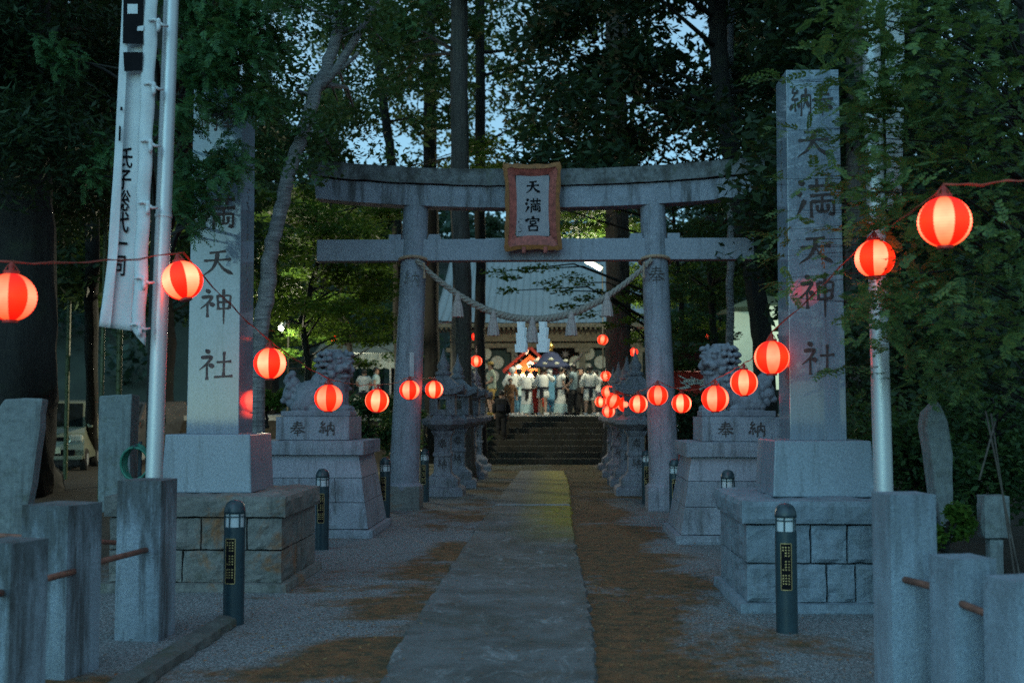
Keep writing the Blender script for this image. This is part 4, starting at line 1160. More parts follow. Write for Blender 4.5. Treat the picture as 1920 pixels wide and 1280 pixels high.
# --- the pale leaning tree between monument and torii
D = 15.6; q = lambda x, y, d=D: P(x, y, d)
C = region(500, 760, -260, 60, 14.2, 17.5, 34, 1)+region(470, 580, 40, 330, 14.8, 17, 20, 2)+region(600, 740, 60, 300, 17, 20, 16, 3)
rt = tree('leaning_tree', 'pale barked tree leaning right between the left monument and the torii', [G(472, 770+F*CAMZ/D), q(487, 640), q(508, 470), q(540, 330), q(585, 190), q(628, 90), q(650, -60), q(660, -240)], .115, .06, M['bark_pale'], C, rads(len(C), .3, .6, .55, 4), [150]*len(C), .10, M['leaf_mid'], seed=5, every=3)
mb = MB(); b = rt.location
mb.tube([q(600, 165)-b, q(632, 128)-b, q(668, 70)-b, q(705, 0)-b, q(760, -140)-b], [.062,.06,.056,.05,.04], 10)
mb.tube([q(640, 130)-b, q(664, 108)-b, q(671, 98)-b], [.03,.03,.028], 8)
mb.obj('branch', M['bark_pale'], rt, smooth=True)

# --- dark cedar masses left
C = region(-420, 130, -420, 330, 11.6, 13.3, 60, 10)+region(-420, 120, -420, 380, 13, 17, 50, 11)+region(100, 340, -420, 420, 14.5, 19, 70, 12)
tree('cedar_tree', 'massive dark trunked cedar at the left edge behind the leaning stone slab', [G(58, 920), P(50, 700, 14), P(44, 300, 14), P(40, -400, 14)], .40, .30, M['bark_shaded'], C, rads(len(C), .5, .95, .7, 13), [620]*len(C), .125, M['leaf_dark'], asp=.3, droop=.6, seed=14, every=5, lr=.06)
C = region(60, 480, -300, 520, 22, 27, 90, 15)
tree('cedar_tree', 'dark slender cedar behind the steel flagpole and left monument', [G(172, 870), P(172, 500, 22), P(176, -300, 22)], .15, .12, M['bark_shaded'], C, rads(len(C), .7, 1.2, .7, 16), [230]*len(C), .26, M['leaf_dark'], asp=.35, droop=.5, seed=17, every=6)

# --- feathery cypress boughs in front of the left monument
D = 10.0; trunk = [P(288, 1000, 12.2), P(291, 700, 12.2), P(300, 300, 12.2), P(312, -300, 12.2)]; trunk[0].z = 0
root = empty('cypress_tree', trunk[0], 'cypress with feathery green boughs hanging over the left monument', 'tree')
blobs = [(360,20,60),(420,30,60),(480,30,55),(400,90,60),(460,100,50),(510,70,40),(380,160,45),(430,150,50),(480,150,40),(350,110,50),(485,185,30),(400,195,25),(345,215,45),(460,205,30),
         (430,280,36),(405,300,36),(450,305,28),(385,330,30),(425,322,26),(350,300,35),(370,350,30),(345,380,38),(385,395,26),(360,420,22),(335,340,40),(300,250,40),(190,280,40),(170,330,30),(120,110,45),(90,90,40),(330,-60,80),(430,-60,80),(520,-40,60)]
g = random.Random(20); sp = []; tips = []
for x, y, r_ in blobs:
    dd = g.uniform(9.3, 10.3) if x > 320 else g.uniform(11.8, 12.6); c = P(x, y, dd); rr = r_*dd/F; tips.append(c)
    for _ in range(int(52*(r_/40)**2)):
        v = Vector((g.gauss(0,1), g.gauss(0,1), g.gauss(0,.8))).normalized()*rr*g.random()**.5
        d = Vector((g.uniform(-.2,1), g.uniform(-1,.5), g.uniform(-.8,.25)))
        sp.append((c+v-trunk[0], d, g.uniform(.12, .26)))
link('crown', spraymesh('crown', M['leaf_hinoki'], sp, 9, .06, .75, 21, .45, .34), root)
mb = MB(); tp = [p-trunk[0] for p in trunk]; mb.tube(tp, [.10,.09,.08,.06], 16, True, .12)
fine = [a.lerp(b, k/6) for a, b in zip(tp[:-1], tp[1:]) for k in range(6)]
limbs(mb, fine, [t-trunk[0] for t in tips], g, .035, 1); mb.obj('trunk', M['bark_shaded'], root, smooth=True)

# --- tall trunks and canopy beyond the torii
C = region(700, 960, -420, 130, 24, 31, 46, 31)+region(720, 860, 60, 250, 24, 30, 8, 32)
tree('cedar_tree', 'tall grey trunked cedar rising behind the torii left of its plaque', [G(867, 900), P(866, 600, 25.5), P(862, 250, 25.5), P(858, -420, 25.5)], .235, .17, M['bark_cedar'], C, rads(len(C), .55, .95, .55, 33), [130]*len(C), .2, M['leaf_mid'], seed=34, every=4)
C = region(860, 1240, -420, 60, 29, 36, 50, 35)+region(880, 1220, 40, 240, 30, 38, 26, 36)
tree('dark_tree', 'thin black trunk just right of the grey cedar behind the torii', [G(901, 880), P(901, 500, 31), P(900, 100, 31), P(899, -420, 31)], .15, .12, M['bark_shaded'], C, rads(len(C), .6, 1.1, .55, 37), [80]*len(C), .2, M['leaf_mid'], seed=38, every=4)
C = region(600, 840, -300, 260, 30, 36, 48, 41)
tree('dark_tree', 'thin dark tree leaning left behind the torii lintel', [G(752, 875), P(745, 420, 30), P(728, 250, 30), P(700, 60, 30), P(690, -300, 30)], .14, .09, M['bark_shaded'], C, rads(len(C), .5, 1.0, .5, 42), [120]*len(C), .2, M['leaf_mid'], seed=43, every=3)
C = region(760, 880, -200, 330, 33, 38, 26, 44)+region(540, 1010, -160, 290, 39, 46, 64, 144)
tree('dark_tree', 'dark straight tree behind the left end of the torii tie beam', [G(812, 868), P(808, 400, 33), P(802, -300, 33)], .22, .16, M['bark_shaded'], C, rads(len(C), .6, 1.0, .6, 45), [110]*len(C), .2, M['leaf_mid'], seed=46, every=3)
C = region(1000, 1330, -420, 120, 33, 38, 46, 47)
Dt = 33.0; b = G(1160, 770+F*CAMZ/Dt)
tree('cedar_tree', 'thick dark cedar trunk beside the steps with one side lit by the lamp', [b, P(1160, 600, Dt), P(1156, 300, Dt), P(1150, -420, Dt)], .38, .28, M['bark_cedar'], C, rads(len(C), .7, 1.2, .6, 48), [105]*len(C), .22, M['leaf_mid'], seed=49, every=4)
C = region(1010, 1640, -420, 330, 19.5, 27, 190, 51)
tree('dark_evergreen', 'black leaning trunk behind the right end of the torii beams', [G(1442, 770+F*CAMZ/22), P(1432, 640, 22), P(1412, 500, 22), P(1386, 380, 22), P(1350, 150, 22), P(1330, -350, 22)], .2, .16, M['bark_shaded'], C, rads(len(C), .6, 1.0, .75, 52), [240]*len(C), .22, M['leaf_dark'], asp=.4, droop=.3, seed=53, every=6)
C = region(1240, 1500, -350, 250, 24, 30, 30, 54)
tree('slender_tree', 'pale slender straight trunk crossing the right tie beam end', [G(1368, 770+F*CAMZ/23), P(1369, 600, 23), P(1370, 380, 23), P(1372, -300, 23)], .085, .06, M['bark_pale'], C, rads(len(C), .5, .9, .6, 55), [140]*len(C), .18, M['leaf_dark'], seed=56, every=4)
C = region(1420, 1900, -300, 700, 15, 21, 120, 57, [(1300,1500,500,720)])
tree('dark_evergreen', 'dark tree filling the gap right of the right monument', [G(1610, 770+F*CAMZ/16), P(1606, 600, 16), P(1600, -300, 16)], .16, .12, M['bark_cedar'], C, rads(len(C), .5, .9, .75, 58), [220]*len(C), .17, M['leaf_dark'], seed=59, every=6)

# --- maples lit from the plaza
def maple(label, trunk, C, seed, mat='leaf_maple', n=260, size=.10, ra=.45, rb=.85, r0=.1):
    return tree('maple_tree', label, trunk, r0, .04, M['bark_shaded'], C, rads(len(C), ra, rb, .28, seed), [n]*len(C), size, M[mat], 'maples around the shrine plaza', .7, 1.4, .1, seed, 2, .03)
C = region(490, 740, 360, 640, 23, 30, 70, 61)
maple('spreading maple left of the torii pillar, its layered leaves lit yellow green', [G(585, 770+F*CAMZ/27), P(578, 680, 27), P(566, 600, 27), P(600, 480, 27), P(620, 380, 27)], C, 62)
C = region(480, 760, 330, 700, 31, 38, 70, 63)
maple('multi stemmed maple behind the left lion catching the lamp light', [G(660, 770+F*CAMZ/33), P(655, 650, 33), P(640, 540, 33), P(650, 400, 33)], C, 64, size=.12)
C = region(1250, 1480, 370, 690, 23, 30, 80, 65, [(1350,1480,540,720)])
maple('dark green maple behind the right lion and right torii pillar', [G(1345, 770+F*CAMZ/26), P(1340, 640, 26), P(1330, 520, 26), P(1350, 390, 26)], C, 66, 'leaf_mid')
C = region(1180, 1420, 330, 640, 31, 38, 60, 67, [(1340,1480,540,720)])
maple('maple at the right of the plaza between cedar trunk and torii pillar', [G(1290, 770+F*CAMZ/32), P(1285, 650, 32), P(1270, 500, 32), P(1260, 380, 32)], C, 68, size=.12)
C = [P(x, y, d) for x, y, d in ((930,510,23),(960,520,22.6),(990,505,23),(1030,530,22.8),(950,545,22.5),(1020,500,23),(1055,545,22.6),(1075,520,23),(1095,560,23.4),(1110,590,23.4),(1090,530,24),(1130,550,24),(1140,610,24),(1175,560,24.5),(1180,600,24.5),(1190,640,24.5),(1060,575,22.6),(1150,580,24))]
maple('thin maple whose low boughs hang across the shrine roof', [G(1216, 770+F*CAMZ/25), P(1214, 640, 25), P(1212, 520, 25), P(1200, 440, 25)], C, 69, n=75, size=.085, ra=.22, rb=.42, r0=.06)
C = region(880, 1240, 240, 330, 26, 36, 30, 70)+region(1060, 1220, 380, 450, 33, 40, 14, 71)+region(560, 900, 330, 400, 27, 34, 20, 72)
maple('wide green maple spreading above the torii lintel behind the plaque', [G(1235, 770+F*CAMZ/30), P(1232, 500, 30), P(1180, 330, 30), P(1100, 270, 30)], C, 73, n=220, size=.12)

# --- leafy tree in the right foreground
trunk = [P(1985, 1000, 9.2), P(1975, 600, 9.2), P(1950, 250, 9.2), P(1900, -200, 9.2)]; trunk[0].z = 0
root = empty('pinnate_tree', trunk[0], 'near tree with small feathered leaves spilling over the right monument and lanterns', 'tree')
g = random.Random(80); sp = []; tips = []
dense = [(1640,40),(1700,60),(1760,30),(1820,60),(1880,40),(1620,110),(1690,130),(1750,120),(1820,140),(1890,130),(1640,190),(1700,210),(1770,200),(1840,220),(1900,210),(1660,260),(1720,290),(1790,290),(1860,300),(1910,290),
         (1620,290),(1610,360),(1660,350),(1710,370),(1840,360),(1900,370),(1600,430),(1650,420),(1700,440),(1860,440),(1910,450),(1680,520),(1730,500),(1790,510),(1850,520),(1900,520),(1650,560),(1710,570),(1770,570),(1830,580),(1890,590),
         (1620,590),(1690,620),(1750,620),(1810,640),(1870,640),(1910,650),(1740,680),(1800,690),(1860,700),(1690,660),(1600,520),(1590,200),(1580,60),(1560,20),(1620,-40),(1720,-40),(1820,-40),(1920,-40),(1660,-120),(1780,-120),(1900,-120),(1980,100),(1990,300),(1990,500),(2040,200),(2040,420),(1640,0),(1655,80),(1665,150),(1650,230),(1660,320),(1645,420),(1665,450),(1625,250),(1670,20),(1660,190),(1670,590),(1690,400)]
for x, y in dense:
    d0 = g.uniform(7.4, 8.9) if x > 1710 else g.uniform(7.6, 8.4); c = P(x, y, d0); tips.append(c)
    for _ in range(24):
        v = Vector((g.gauss(0,.125), g.gauss(0,.2), g.gauss(0,.10)))
        sp.append((c+v-trunk[0], (g.uniform(-1,.4), g.uniform(-.8,.3), g.uniform(-.35,.4)), g.uniform(.10, .19)))
for x, y in ((1500,150),(1530,170),(1560,140),(1545,200),(1520,240),(1560,260),(1540,300),(1575,310),(1520,330),(1500,400),(1545,390),(1570,430),(1510,430),(1490,450),(1530,460),(1550,480),(1480,520),(1500,560),(1545,330),(1560,360),(1580,240),(1590,290),(1590,330),(1560,215),(1530,125)):
    d0 = g.uniform(8.4, 9.2); c = P(x, y, d0); tips.append(c)
    for _ in range(4):
        v = Vector((g.gauss(0,.10), g.gauss(0,.1), g.gauss(0,.07)))
        sp.append((c+v-trunk[0], (g.uniform(-1,.2), g.uniform(-.7,.2), g.uniform(-.4,.3)), g.uniform(.12, .22)))
for x0, y0, x1, y1 in ((1460,150,1385,140),(1470,155,1440,118),(1470,245,1440,238),(1472,335,1445,330),(1475,395,1442,392),(1480,430,1430,432),(1490,450,1400,432),(1470,480,1405,478),(1480,530,1440,528),(1500,560,1455,528),(1480,470,1460,445),(1640,690,1560,685),(1600,688,1540,690),(1660,685,1620,695),(1690,640,1640,648),(1560,690,1530,694)):
    a = P(x0, y0, 8.9); b = P(x1, y1, 8.7); sp.append((a-trunk[0], b-a, (b-a).length+.05)); tips.append(a)
    for k in range(3): sp.append((a.lerp(b, g.random()*.5)-trunk[0], (b-a)+Vector((g.uniform(-.1,.1), g.uniform(-.1,.1), g.uniform(-.08,.06))), (b-a).length*.5+.08))
sp2 = []
for b_, d_, l_ in sp:            # thin the boughs in front of the inscription and the lantern, as the photograph shows
    x, y = proj(Vector(b_)+trunk[0])
    if ((x-1628)/46)**2+((y-480)/46)**2 < 1: continue
    if 1470 < x < 1600 and 120 < y < 760 and g.random() < .45: continue
    sp2.append((b_, d_, l_))
sp = sp2
link('crown', spraymesh('crown', M['leaf_near'], sp, 6, .054, .9, 81, .3, .55), root)
mb = MB(); tp = [p-trunk[0] for p in trunk]; mb.tube(tp, [.11,.10,.08,.05], 12)
fine = [a.lerp(b, k/6) for a, b in zip(tp[:-1], tp[1:]) for k in range(6)]
limbs(mb, fine, [t-trunk[0] for t in tips[:78]], g, .016, 3); limbs(mb, fine, [t-trunk[0] for t in tips], g, .006, 1); mb.obj('trunk', M['bark_shaded'], root, smooth=True)

# --- woods around and behind: whole trees built once and repeated
def proto_conifer(seed):
    g = random.Random(seed); C = []; RR = []
    for k in range(90):
        z = g.uniform(4.5, 20); r_ = (1-(z-4)/17.5)*3.4+.3; a = g.uniform(0, 6.28); q_ = g.uniform(.35, 1)
        C.append(Vector((r_*q_*math.cos(a), r_*q_*math.sin(a), z-.25*q_*r_))); s_ = g.uniform(.6, 1.15); RR.append((s_, s_, s_*.6))
    return tree('forest_cedar', 'tall dark cedar among the woods behind the shrine', [Vector((0,0,0)), Vector((.1,0,8)), Vector((0,.1,20.5))], .36, .06, M['bark_shaded'], C, RR, [150]*90, .34, M['leaf_dark'], 'cedars of the surrounding woods', .35, .5, .5, seed, 4, .06)
def proto_broad(seed):
    g = random.Random(seed); C = []; RR = []
    for k in range(100):
        v = Vector((g.gauss(0,1), g.gauss(0,1), g.gauss(0,1))).normalized()*g.random()**.4
        C.append(Vector((v.x*4.6, v.y*4.6, 8.2+v.z*4.6))); s_ = g.uniform(.6, 1.3); RR.append((s_, s_, s_*.6))
    return tree('forest_broadleaf', 'round crowned leafy tree among the woods around the plaza', [Vector((0,0,0)), Vector((.2,.1,3)), Vector((-.1,.3,6)), Vector((.2,0,10))], .28, .07, M['bark_shaded'], C, RR, [150]*100, .24, M['leaf_mid'], 'leafy trees of the surrounding woods', .6, .8, .1, seed, 4, .06)
pc, pb_ = proto_conifer(90), proto_broad(91)
g = random.Random(92); spots = []
for x, y, t_, s_ in ((-17,30,0,1),(-13,38,1,.8),(-21,40,0,1.1),(-16,47,1,1.1),(-10,50,0,.75),(-8,57,1,.5),(-14,57,0,.8),(-2.5,60,1,.62),(3,63,0,.62),(8,56,1,.62),(12,48,1,1.1),(16,55,0,1.15),(11,39,1,1),(16,42,0,1.1),(14,31,0,1),(19,34,1,1.1),(12,24,0,.95),(17,23,1,1.1),(-12,25,1,1),(-18,22,0,1.1),(-23,28,1,1.1),(22,46,0,1.1),(24,28,0,1.1),(-27,36,0,1.2),(-24,50,0,1.2),(26,56,0,1.2),(20,16,0,1),(15,14,1,1),(-17,14,0,1),(-22,17,1,1),(-11,44,0,.45),(9.5,31,0,.9),(-4,72,0,.62),(6,72,0,.62),(-20,64,0,1.2),(17,66,0,1.2),(0.5,80,1,.62),(-10,66,0,.7),(11,64,0,1.2)):
    src = pc if t_ == 0 else pb_
    z = 0 if y < YS1 else ZP
    if src.get('used') is None: src.location = (x, y, z); src['used'] = 1; src.scale = (s_,)*3
    else: copy_tree(src, (x, y, z), g.uniform(0, 6.28), None, s_)
for o in bpy.data.objects:
    if 'used' in o: del o['used']
# wooded hill far behind
def hz(x, y): return min(18.5, max(0.0, (y-72)*.62))*(1-.10*math.cos(x*.05))+1.0*noise.noise(Vector((x*.05, y*.05, 3))) if y > 72 else ZP-.5
gx = [-260+13*i for i in range(41)]; gy = [70, 76, 84, 95, 110, 130, 160]
vs = [(x, y, hz(x, y) if y > 70 else 0) for y in gy for x in gx]; k = len(gx)
me = bpy.data.meshes.new('hill'); me.from_pydata(vs, [], [(j*k+i, j*k+i+1, (j+1)*k+i+1, (j+1)*k+i) for j in range(len(gy)-1) for i in range(k-1)])
me.materials.append(plain('forest_floor', (.02,.03,.02), .95, vs=.5)); tag(link('hill', me), kind='structure')
g = random.Random(95); C = []; RR = []
for _ in range(620):
    y = g.uniform(76, 130); x = g.uniform(-1, 1)*(y*1.15); r_ = g.uniform(1.4, 2.8); C.append((x, y, hz(x, y)+g.uniform(1, 5.5))); RR.append((r_, r_, r_*1.1))
tag(link('distant_woods', leafmesh('distant_woods', M['leaf_hazed'], C, RR, [130]*len(C), .75, .6, .5, .2, 96)), kind='stuff')

# --- undergrowth
def bush(label, px, py, wpx, hpx, D, n, mat, size, seed, name='shrub'):
    b = P(px, py, D); b.z = max(0, b.z if D < 34 else ZP); g = random.Random(seed); W = wpx*D/F; H = hpx*D/F
    C = [Vector((b.x+g.uniform(-.5,.5)*W, b.y+g.uniform(-.4,.4)*W, b.z+H*g.uniform(.15,.9))) for _ in range(n)]
    return tree(name, label, [b, b+Vector((0,0,H*.4)), b+Vector((.03,0,H*.7))], .03, .012, M['bark_shaded'], C, rads(n, H*.16, H*.3, .8, seed), [170]*n, size, M[mat], None, .55, .6, 0, seed, 2, .015, 'shrub')
bush('low bright shrub growing behind the tall right granite post', 1775, 1040, 90, 90, 8.6, 10, 'leaf_maple', .05, 101)
bush('dark shrub behind the right flagpole and pointed stone slab', 1700, 1000, 190, 280, 10.5, 34, 'leaf_mid', .07, 102)
bush('dark bushy shrub at the right edge above the fence', 1870, 1010, 230, 330, 10.8, 40, 'leaf_mid', .07, 103)
bush('big dark shrub filling the shade right of the right flagpole', 1760, 860, 420, 330, 13, 60, 'leaf_dark', .1, 104)
bush('clipped yellow green bush left of the left lion', 500, 800, 90, 70, 20, 14, 'leaf_maple', .08, 105)
bush('dark hedge like bush behind the left lion pedestal', 690, 850, 110, 130, 20, 20, 'leaf_mid', .09, 106)
bush('dark bush between right torii pillar and right pedestal', 1290, 860, 80, 130, 21, 18, 'leaf_dark', .09, 107)
bush('low shrub on the bank left of the steps', 800, 850, 190, 100, 32, 20, 'leaf_mid', .12, 108)
bush('low shrub on the bank right of the steps', 1290, 840, 220, 90, 33, 20, 'leaf_mid', .12, 109)
# fallen needles and leaves
g = np.random.default_rng(110); n = 13000
x = np.concatenate([g.normal(.75, .6, n//2), g.normal(-1.5, .5, n//4), g.uniform(-3, 3.2, n-n//2-n//4)]); y = np.concatenate([g.gamma(2.0, 3.2, n//2)+3.5, g.gamma(2.0, 2.6, n//4)+3.5, g.uniform(4, 20, n-n//2-n//4)])
a = g.uniform(0, 6.28, n); L = g.uniform(.012, .038, n); wd = L*g.uniform(.25, .6, n); z = .006+.004*g.random(n); keep = (np.abs(x+.42) > .75) | (g.random(n) < .25); z = np.where(np.abs(x+.45) < .75, z+.026, z)
t = np.stack([np.cos(a), np.sin(a), g.uniform(-.2,.2,n)], 1); b = np.stack([-np.sin(a), np.cos(a), g.uniform(-.2,.2,n)], 1); c = np.stack([x, y, z+.006], 1); t, b, c, L, wd = t[keep], b[keep], c[keep], L[keep], wd[keep]
V = np.stack([c-t*L[:,None]/2, c+b*wd[:,None]/2, c+t*L[:,None]/2, c-b*wd[:,None]/2], 1).reshape(-1, 3)
m = NT('dry_leaf_litter'); gg = m.n('ShaderNodeNewGeometry'); m.col(m.ramp(gg.outputs['Random Per Island'], [(0,(.03,.015,.008)),(.4,(.13,.045,.014)),(.75,(.22,.085,.025)),(1,(.26,.17,.06))])).rough(.9)
tag(link('fallen_leaves', quadmesh('fallen_leaves', V, m.m)), kind='stuff')

# ------------------------------------------------------------------ stones, stakes and cars at the sides
def slabstone(label, poly, D, th, mat, lean=0.0, seed=0):
    # outline from the photograph, set at its own distance and thickness
    pts = [P(x, y, D) for x, y in poly]; b = Vector((sum(p.x for p in pts)/len(pts), D, 0))
    out = []
    for i in range(len(pts)):
        a, c = pts[i], pts[(i+1) % len(pts)]
        for k in range(4):
            p = a.lerp(c, k/4); p.x += .012*noise.noise(p*6+Vector((seed,0,0))); p.z += .012*noise.noise(p*6+Vector((0,seed,5))); out.append((p.x-b.x, p.z))
    mb = MB().prism(out, -th/2, th/2); o = mb.obj('stone_slab', mat, bevel=.02); o.location = b; o.rotation_euler = (R(-3), 0, lean)
    tag(o, label, 'stone slab', 'upright stones beside the approach'); return o
slabstone('leaning blue grey stone slab at the left edge beneath the big trunk', [(-40,1040),(-25,800),(8,748),(78,745),(66,860),(42,1040)], 9.0, .16, M['slab'], .12, 1)
slabstone('square mossy stone slab standing left of the steel flagpole', [(188,960),(184,742),(248,739),(250,960)], 12.2, .2, M['slab'], -.1, 2)
slabstone('tall rounded pointed stone slab behind the tall right granite post', [(1762,1010),(1748,900),(1736,800),(1740,770),(1762,752),(1780,790),(1790,850),(1786,940),(1793,1010)], 9.2, .14, M['slab'], .25, 3)
rt = empty('stone_post', (XA(1858, 8.6), 8.6, 0), 'short dark stone post with a cap near the right edge', 'stone post')
MB().rough(-.055,.055,-.055,.055,-.05,.62,(3,3,8),.006,3,5).obj('shaft', M['slab'], rt)
MB().rough(-.10,.10,-.08,.08,.62,.94,(4,4,4),.01,4,5).obj('cap', M['slab'], rt)
for i, (a, b, lab) in enumerate((((1848,770),(1912,1080),'thin bamboo stake leaning left, lower right of the leafy tree'),((1858,775),(1902,1075),'second thin bamboo stake crossing the first at the right edge'),((1866,790),(1836,900),'short bamboo stake tied to the leaning stakes'))):
    pa, pb2 = P(*a, 8.0), P(*b, 7.8)
    if i < 2: pb2 = pa+(pb2-pa)*((pa.z+.05)/(pa.z-pb2.z))
    tag(MB().tube([pa.lerp(pb2, k/6) for k in range(7)], .0065, 8).obj('bamboo_stake', M['bark_cedar'], smooth=True), lab, 'stake')
for px, D, w_, lab in ((122,26,.05,'green bamboo pole left of the parked van'),(186,17,.03,'thin bamboo pole before the square stone slab'),(219,24,.06,'green bamboo pole above the square stone slab')):
    b = G(px, 770+F*CAMZ/D); rt = empty('bamboo', b, lab, 'bamboo', None)
    mb = MB(); n = 22
    for k in range(n): mb.lathe([(w_*.95, 0), (w_, .03), (w_, .36), (w_*1.12, .385), (w_*.95, .40)], 10, (0, 0, k*.4))
    mb.obj('culm', plain('bamboo_green', (.06,.085,.03), .5, var=.3), rt)
    C = [Vector((random.uniform(-.8,.8), random.uniform(-.8,.8), 8.2+random.uniform(-.6,2))) for _ in range(14)]
    link('leaves', leafmesh('leaves', M['leaf_mid'], C, rads(14,.3,.6,.6,3), [80]*14, .16, .25, .3, .8, int(px)), rt)
hs = empty('hose_reel', P(258, 868, 10.6), 'coiled green garden hose hanging beside the steel flagpole base', 'hose')
mb = MB()
for k in range(5):
    pts = [Vector((.105*math.sin(t*.42)*(1+.06*k), -.02*k+.01*math.sin(t+k), .17*math.cos(t*.42)*(1-.03*k))) for t in range(16)]; mb.tube(pts, .013, 8)
mb.obj('hose', plain('green_hose', (.02,.16,.11), .45), hs, smooth=True)
z0 = hs.location.z; MB().tube([(0,.06,-z0),(0,.06,.2)], .018, 8).tube([(0,.06,.16),(0,-.10,.16)], .014, 8).obj('bracket', M['bollard'], hs)

def van(label, x, y, rz):
    root = empty('parked_van', (x, y, 0), label, 'van', 'vans parked among the trees', rz)
    paint = plain('champagne_paint', (.20,.22,.17), .25, .1, var=.03); glass = plain('dark_glass', (.01,.014,.016), .06); rub = plain('tyre_rubber', (.015,.015,.015), .8)
    # side profile (y forward is -), extruded across the width with tumblehome
    prof = [(-1.62,.32),(-1.66,.55),(-1.62,.80),(-1.52,.98),(-1.30,1.10),(-.75,1.80),(1.55,1.86),(1.66,1.70),(1.66,.32)]
    mb = MB(); k = len(prof); vs = []
    for sx_, ins in ((-1, .06), (-1, 0), (1, 0), (1, .06)):
        for yy, zz in prof:
            t = max(0, (zz-1.0)/.9)*.12; vs.append((sx_*(.74-t-ins*.6), yy*(1-.03*(ins > 0)), zz))
    fs = [(q*k+i, q*k+(i+1) % k, (q+1)*k+(i+1) % k, (q+1)*k+i) for q in range(3) for i in range(k)]+[tuple(range(k)), tuple(3*k+i for i in range(k-1, -1, -1))]
    mb.add(vs, fs).obj('body', paint, root, bevel=.03)
    def quad(vs, nm, mat, th=.012):
        n_ = (Vector(vs[1])-Vector(vs[0])).cross(Vector(vs[2])-Vector(vs[0])).normalized()*th
        MB().add([Vector(v)+n_ for v in vs]+[Vector(v)-n_ for v in vs], [(0,1,2,3),(7,6,5,4),(0,4,5,1),(1,5,6,2),(2,6,7,3),(3,7,4,0)]).obj(nm, mat, root)
    quad([(-.63,-1.265,1.14),(.63,-1.265,1.14),(.57,-.80,1.74),(-.57,-.80,1.74)], 'windscreen', glass)
    for sx_ in (-1, 1):
        MB().rough(sx_*.52-.17, sx_*.52+.17, -1.66, -1.5, .74, .94, (6,3,4), .0, 1, 5, .03).obj('headlight', plain('headlamp_glass', (.55,.58,.52), .08, .3), root)
        MB().box(sx_*.80-.07, sx_*.80+.07, -1.2, -1.12, 1.12, 1.30).obj('mirror', paint, root, bevel=.03)
        for yy in (-1.05, 1.1):
            o = MB().lathe([(.16,-.08),(.27,-.085),(.285,-.05),(.285,.05),(.27,.085),(.16,.08)], 26).obj('wheel', rub, root); o.rotation_euler.y = R(90); o.location = (sx_*.66, yy, .285)
            MB().lathe([(.03,-.09),(.16,-.088),(.16,.088),(.03,.09)], 16).obj('rim', M['steel'], o)
        quad([(sx_*.735,-.70,1.12),(sx_*.735,.2,1.12),(sx_*.665,.2,1.68),(sx_*.665,-.45,1.68)], 'side_window', glass)
    MB().box(-.34,.34,-1.672,-1.64,.78,.88).obj('grille', M['black'], root, bevel=.01)
    MB().box(-.5,.5,-1.685,-1.64,.40,.56).obj('air_intake', M['black'], root, bevel=.01)
    MB().box(-.165,.165,-1.695,-1.686,.46,.62).obj('number_plate', plain('plate', (.55,.56,.4), .5), root)
    MB().box(-.70,.70,-1.70,-1.62,.30,.40).obj('bumper', paint, root, bevel=.02)
    return root
v1 = van('pale champagne van parked behind the big left trunk, front showing', XA(72, 29), 30.6, R(15))
v2 = copy_tree(v1, (XA(232, 33), 34.4, 0), R(-12)); 
for ch in v2.children:
    if ch.name.startswith(('body', 'mirror', 'bumper')): ch.data = ch.data.copy(); ch.data.materials[0] = plain('dark_grey_paint', (.06,.065,.07), .25)
v2['label'] = 'dark grey van mostly hidden behind the square stone slab and flagpole'

# ------------------------------------------------------------------ shrine hall
WOOD = plain('weathered_wood', (.17,.16,.115), .8, var=.35, vs=7, bump=.2)
WDK = plain('dark_wood', (.045,.045,.035), .8, var=.35, vs=7)
SY = 47.0; Hx = -.28; HW = 4.6
hall = empty('shrine_hall', (Hx, SY, ZP), 'shrine hall with pale blue standing seam roof at the top of the steps', 'shrine')
ez = ZA(607, SY)-ZP
roofm = NT('blue_sheet_roof'); v = roofm.coord()
roofm.col(roofm.mix(roofm.ramp(roofm.noise(v, 1.2, 5), [(.35,0.0),(.7,.5)]), (.27,.36,.40), (.20,.28,.31))).rough(.45); roofm.b.inputs['Metallic'].default_value = .2
def roofpt(u, t):          # u across, t from eave to ridge, hollow curve
    hw = HW*(1-.10*t); return Vector((u*hw, -.6+4.6*t, ez+3.9*(t**1.25)+.12*abs(u)**3*(1-t)))
mb = MB(); nu, nv = 60, 18; vs = [roofpt(-1+2*i/nu, j/nv) for j in range(nv+1) for i in range(nu+1)]
mb.add(vs, [(j*(nu+1)+i, j*(nu+1)+i+1, (j+1)*(nu+1)+i+1, (j+1)*(nu+1)+i) for j in range(nv) for i in range(nu)])
mb.add([p-Vector((0,0,.12)) for p in vs], [(j*(nu+1)+i, (j+1)*(nu+1)+i, (j+1)*(nu+1)+i+1, j*(nu+1)+i+1) for j in range(nv) for i in range(nu)])
mb.add([Vector((p.x, 8.0-p.y, p.z)) for p in vs], [(j*(nu+1)+i, (j+1)*(nu+1)+i, (j+1)*(nu+1)+i+1, j*(nu+1)+i+1) for j in range(nv) for i in range(nu)])
rf = mb.obj('roof', roofm.m, hall, smooth=True)
mb = MB()
for i in range(32):
    u = -1+2*i/31; mb.tube([roofpt(u, j/9)+Vector((0,0,.02)) for j in range(10)], .022, 5)
mb.obj('seam', roofm.m, rf)
MB().tube([(-HW*.9,4.0,ez+3.95),(0,4.0,ez+3.9),(HW*.9,4.0,ez+3.95)], .22, 10).obj('ridge', roofm.m, rf)
mb = MB()
for i in range(47):
    x = -HW+.1+i*.196; mb.box(x, x+.075, -.5, 1.5, ez-.26, ez-.16)
mb.obj('rafters', WOOD, hall)
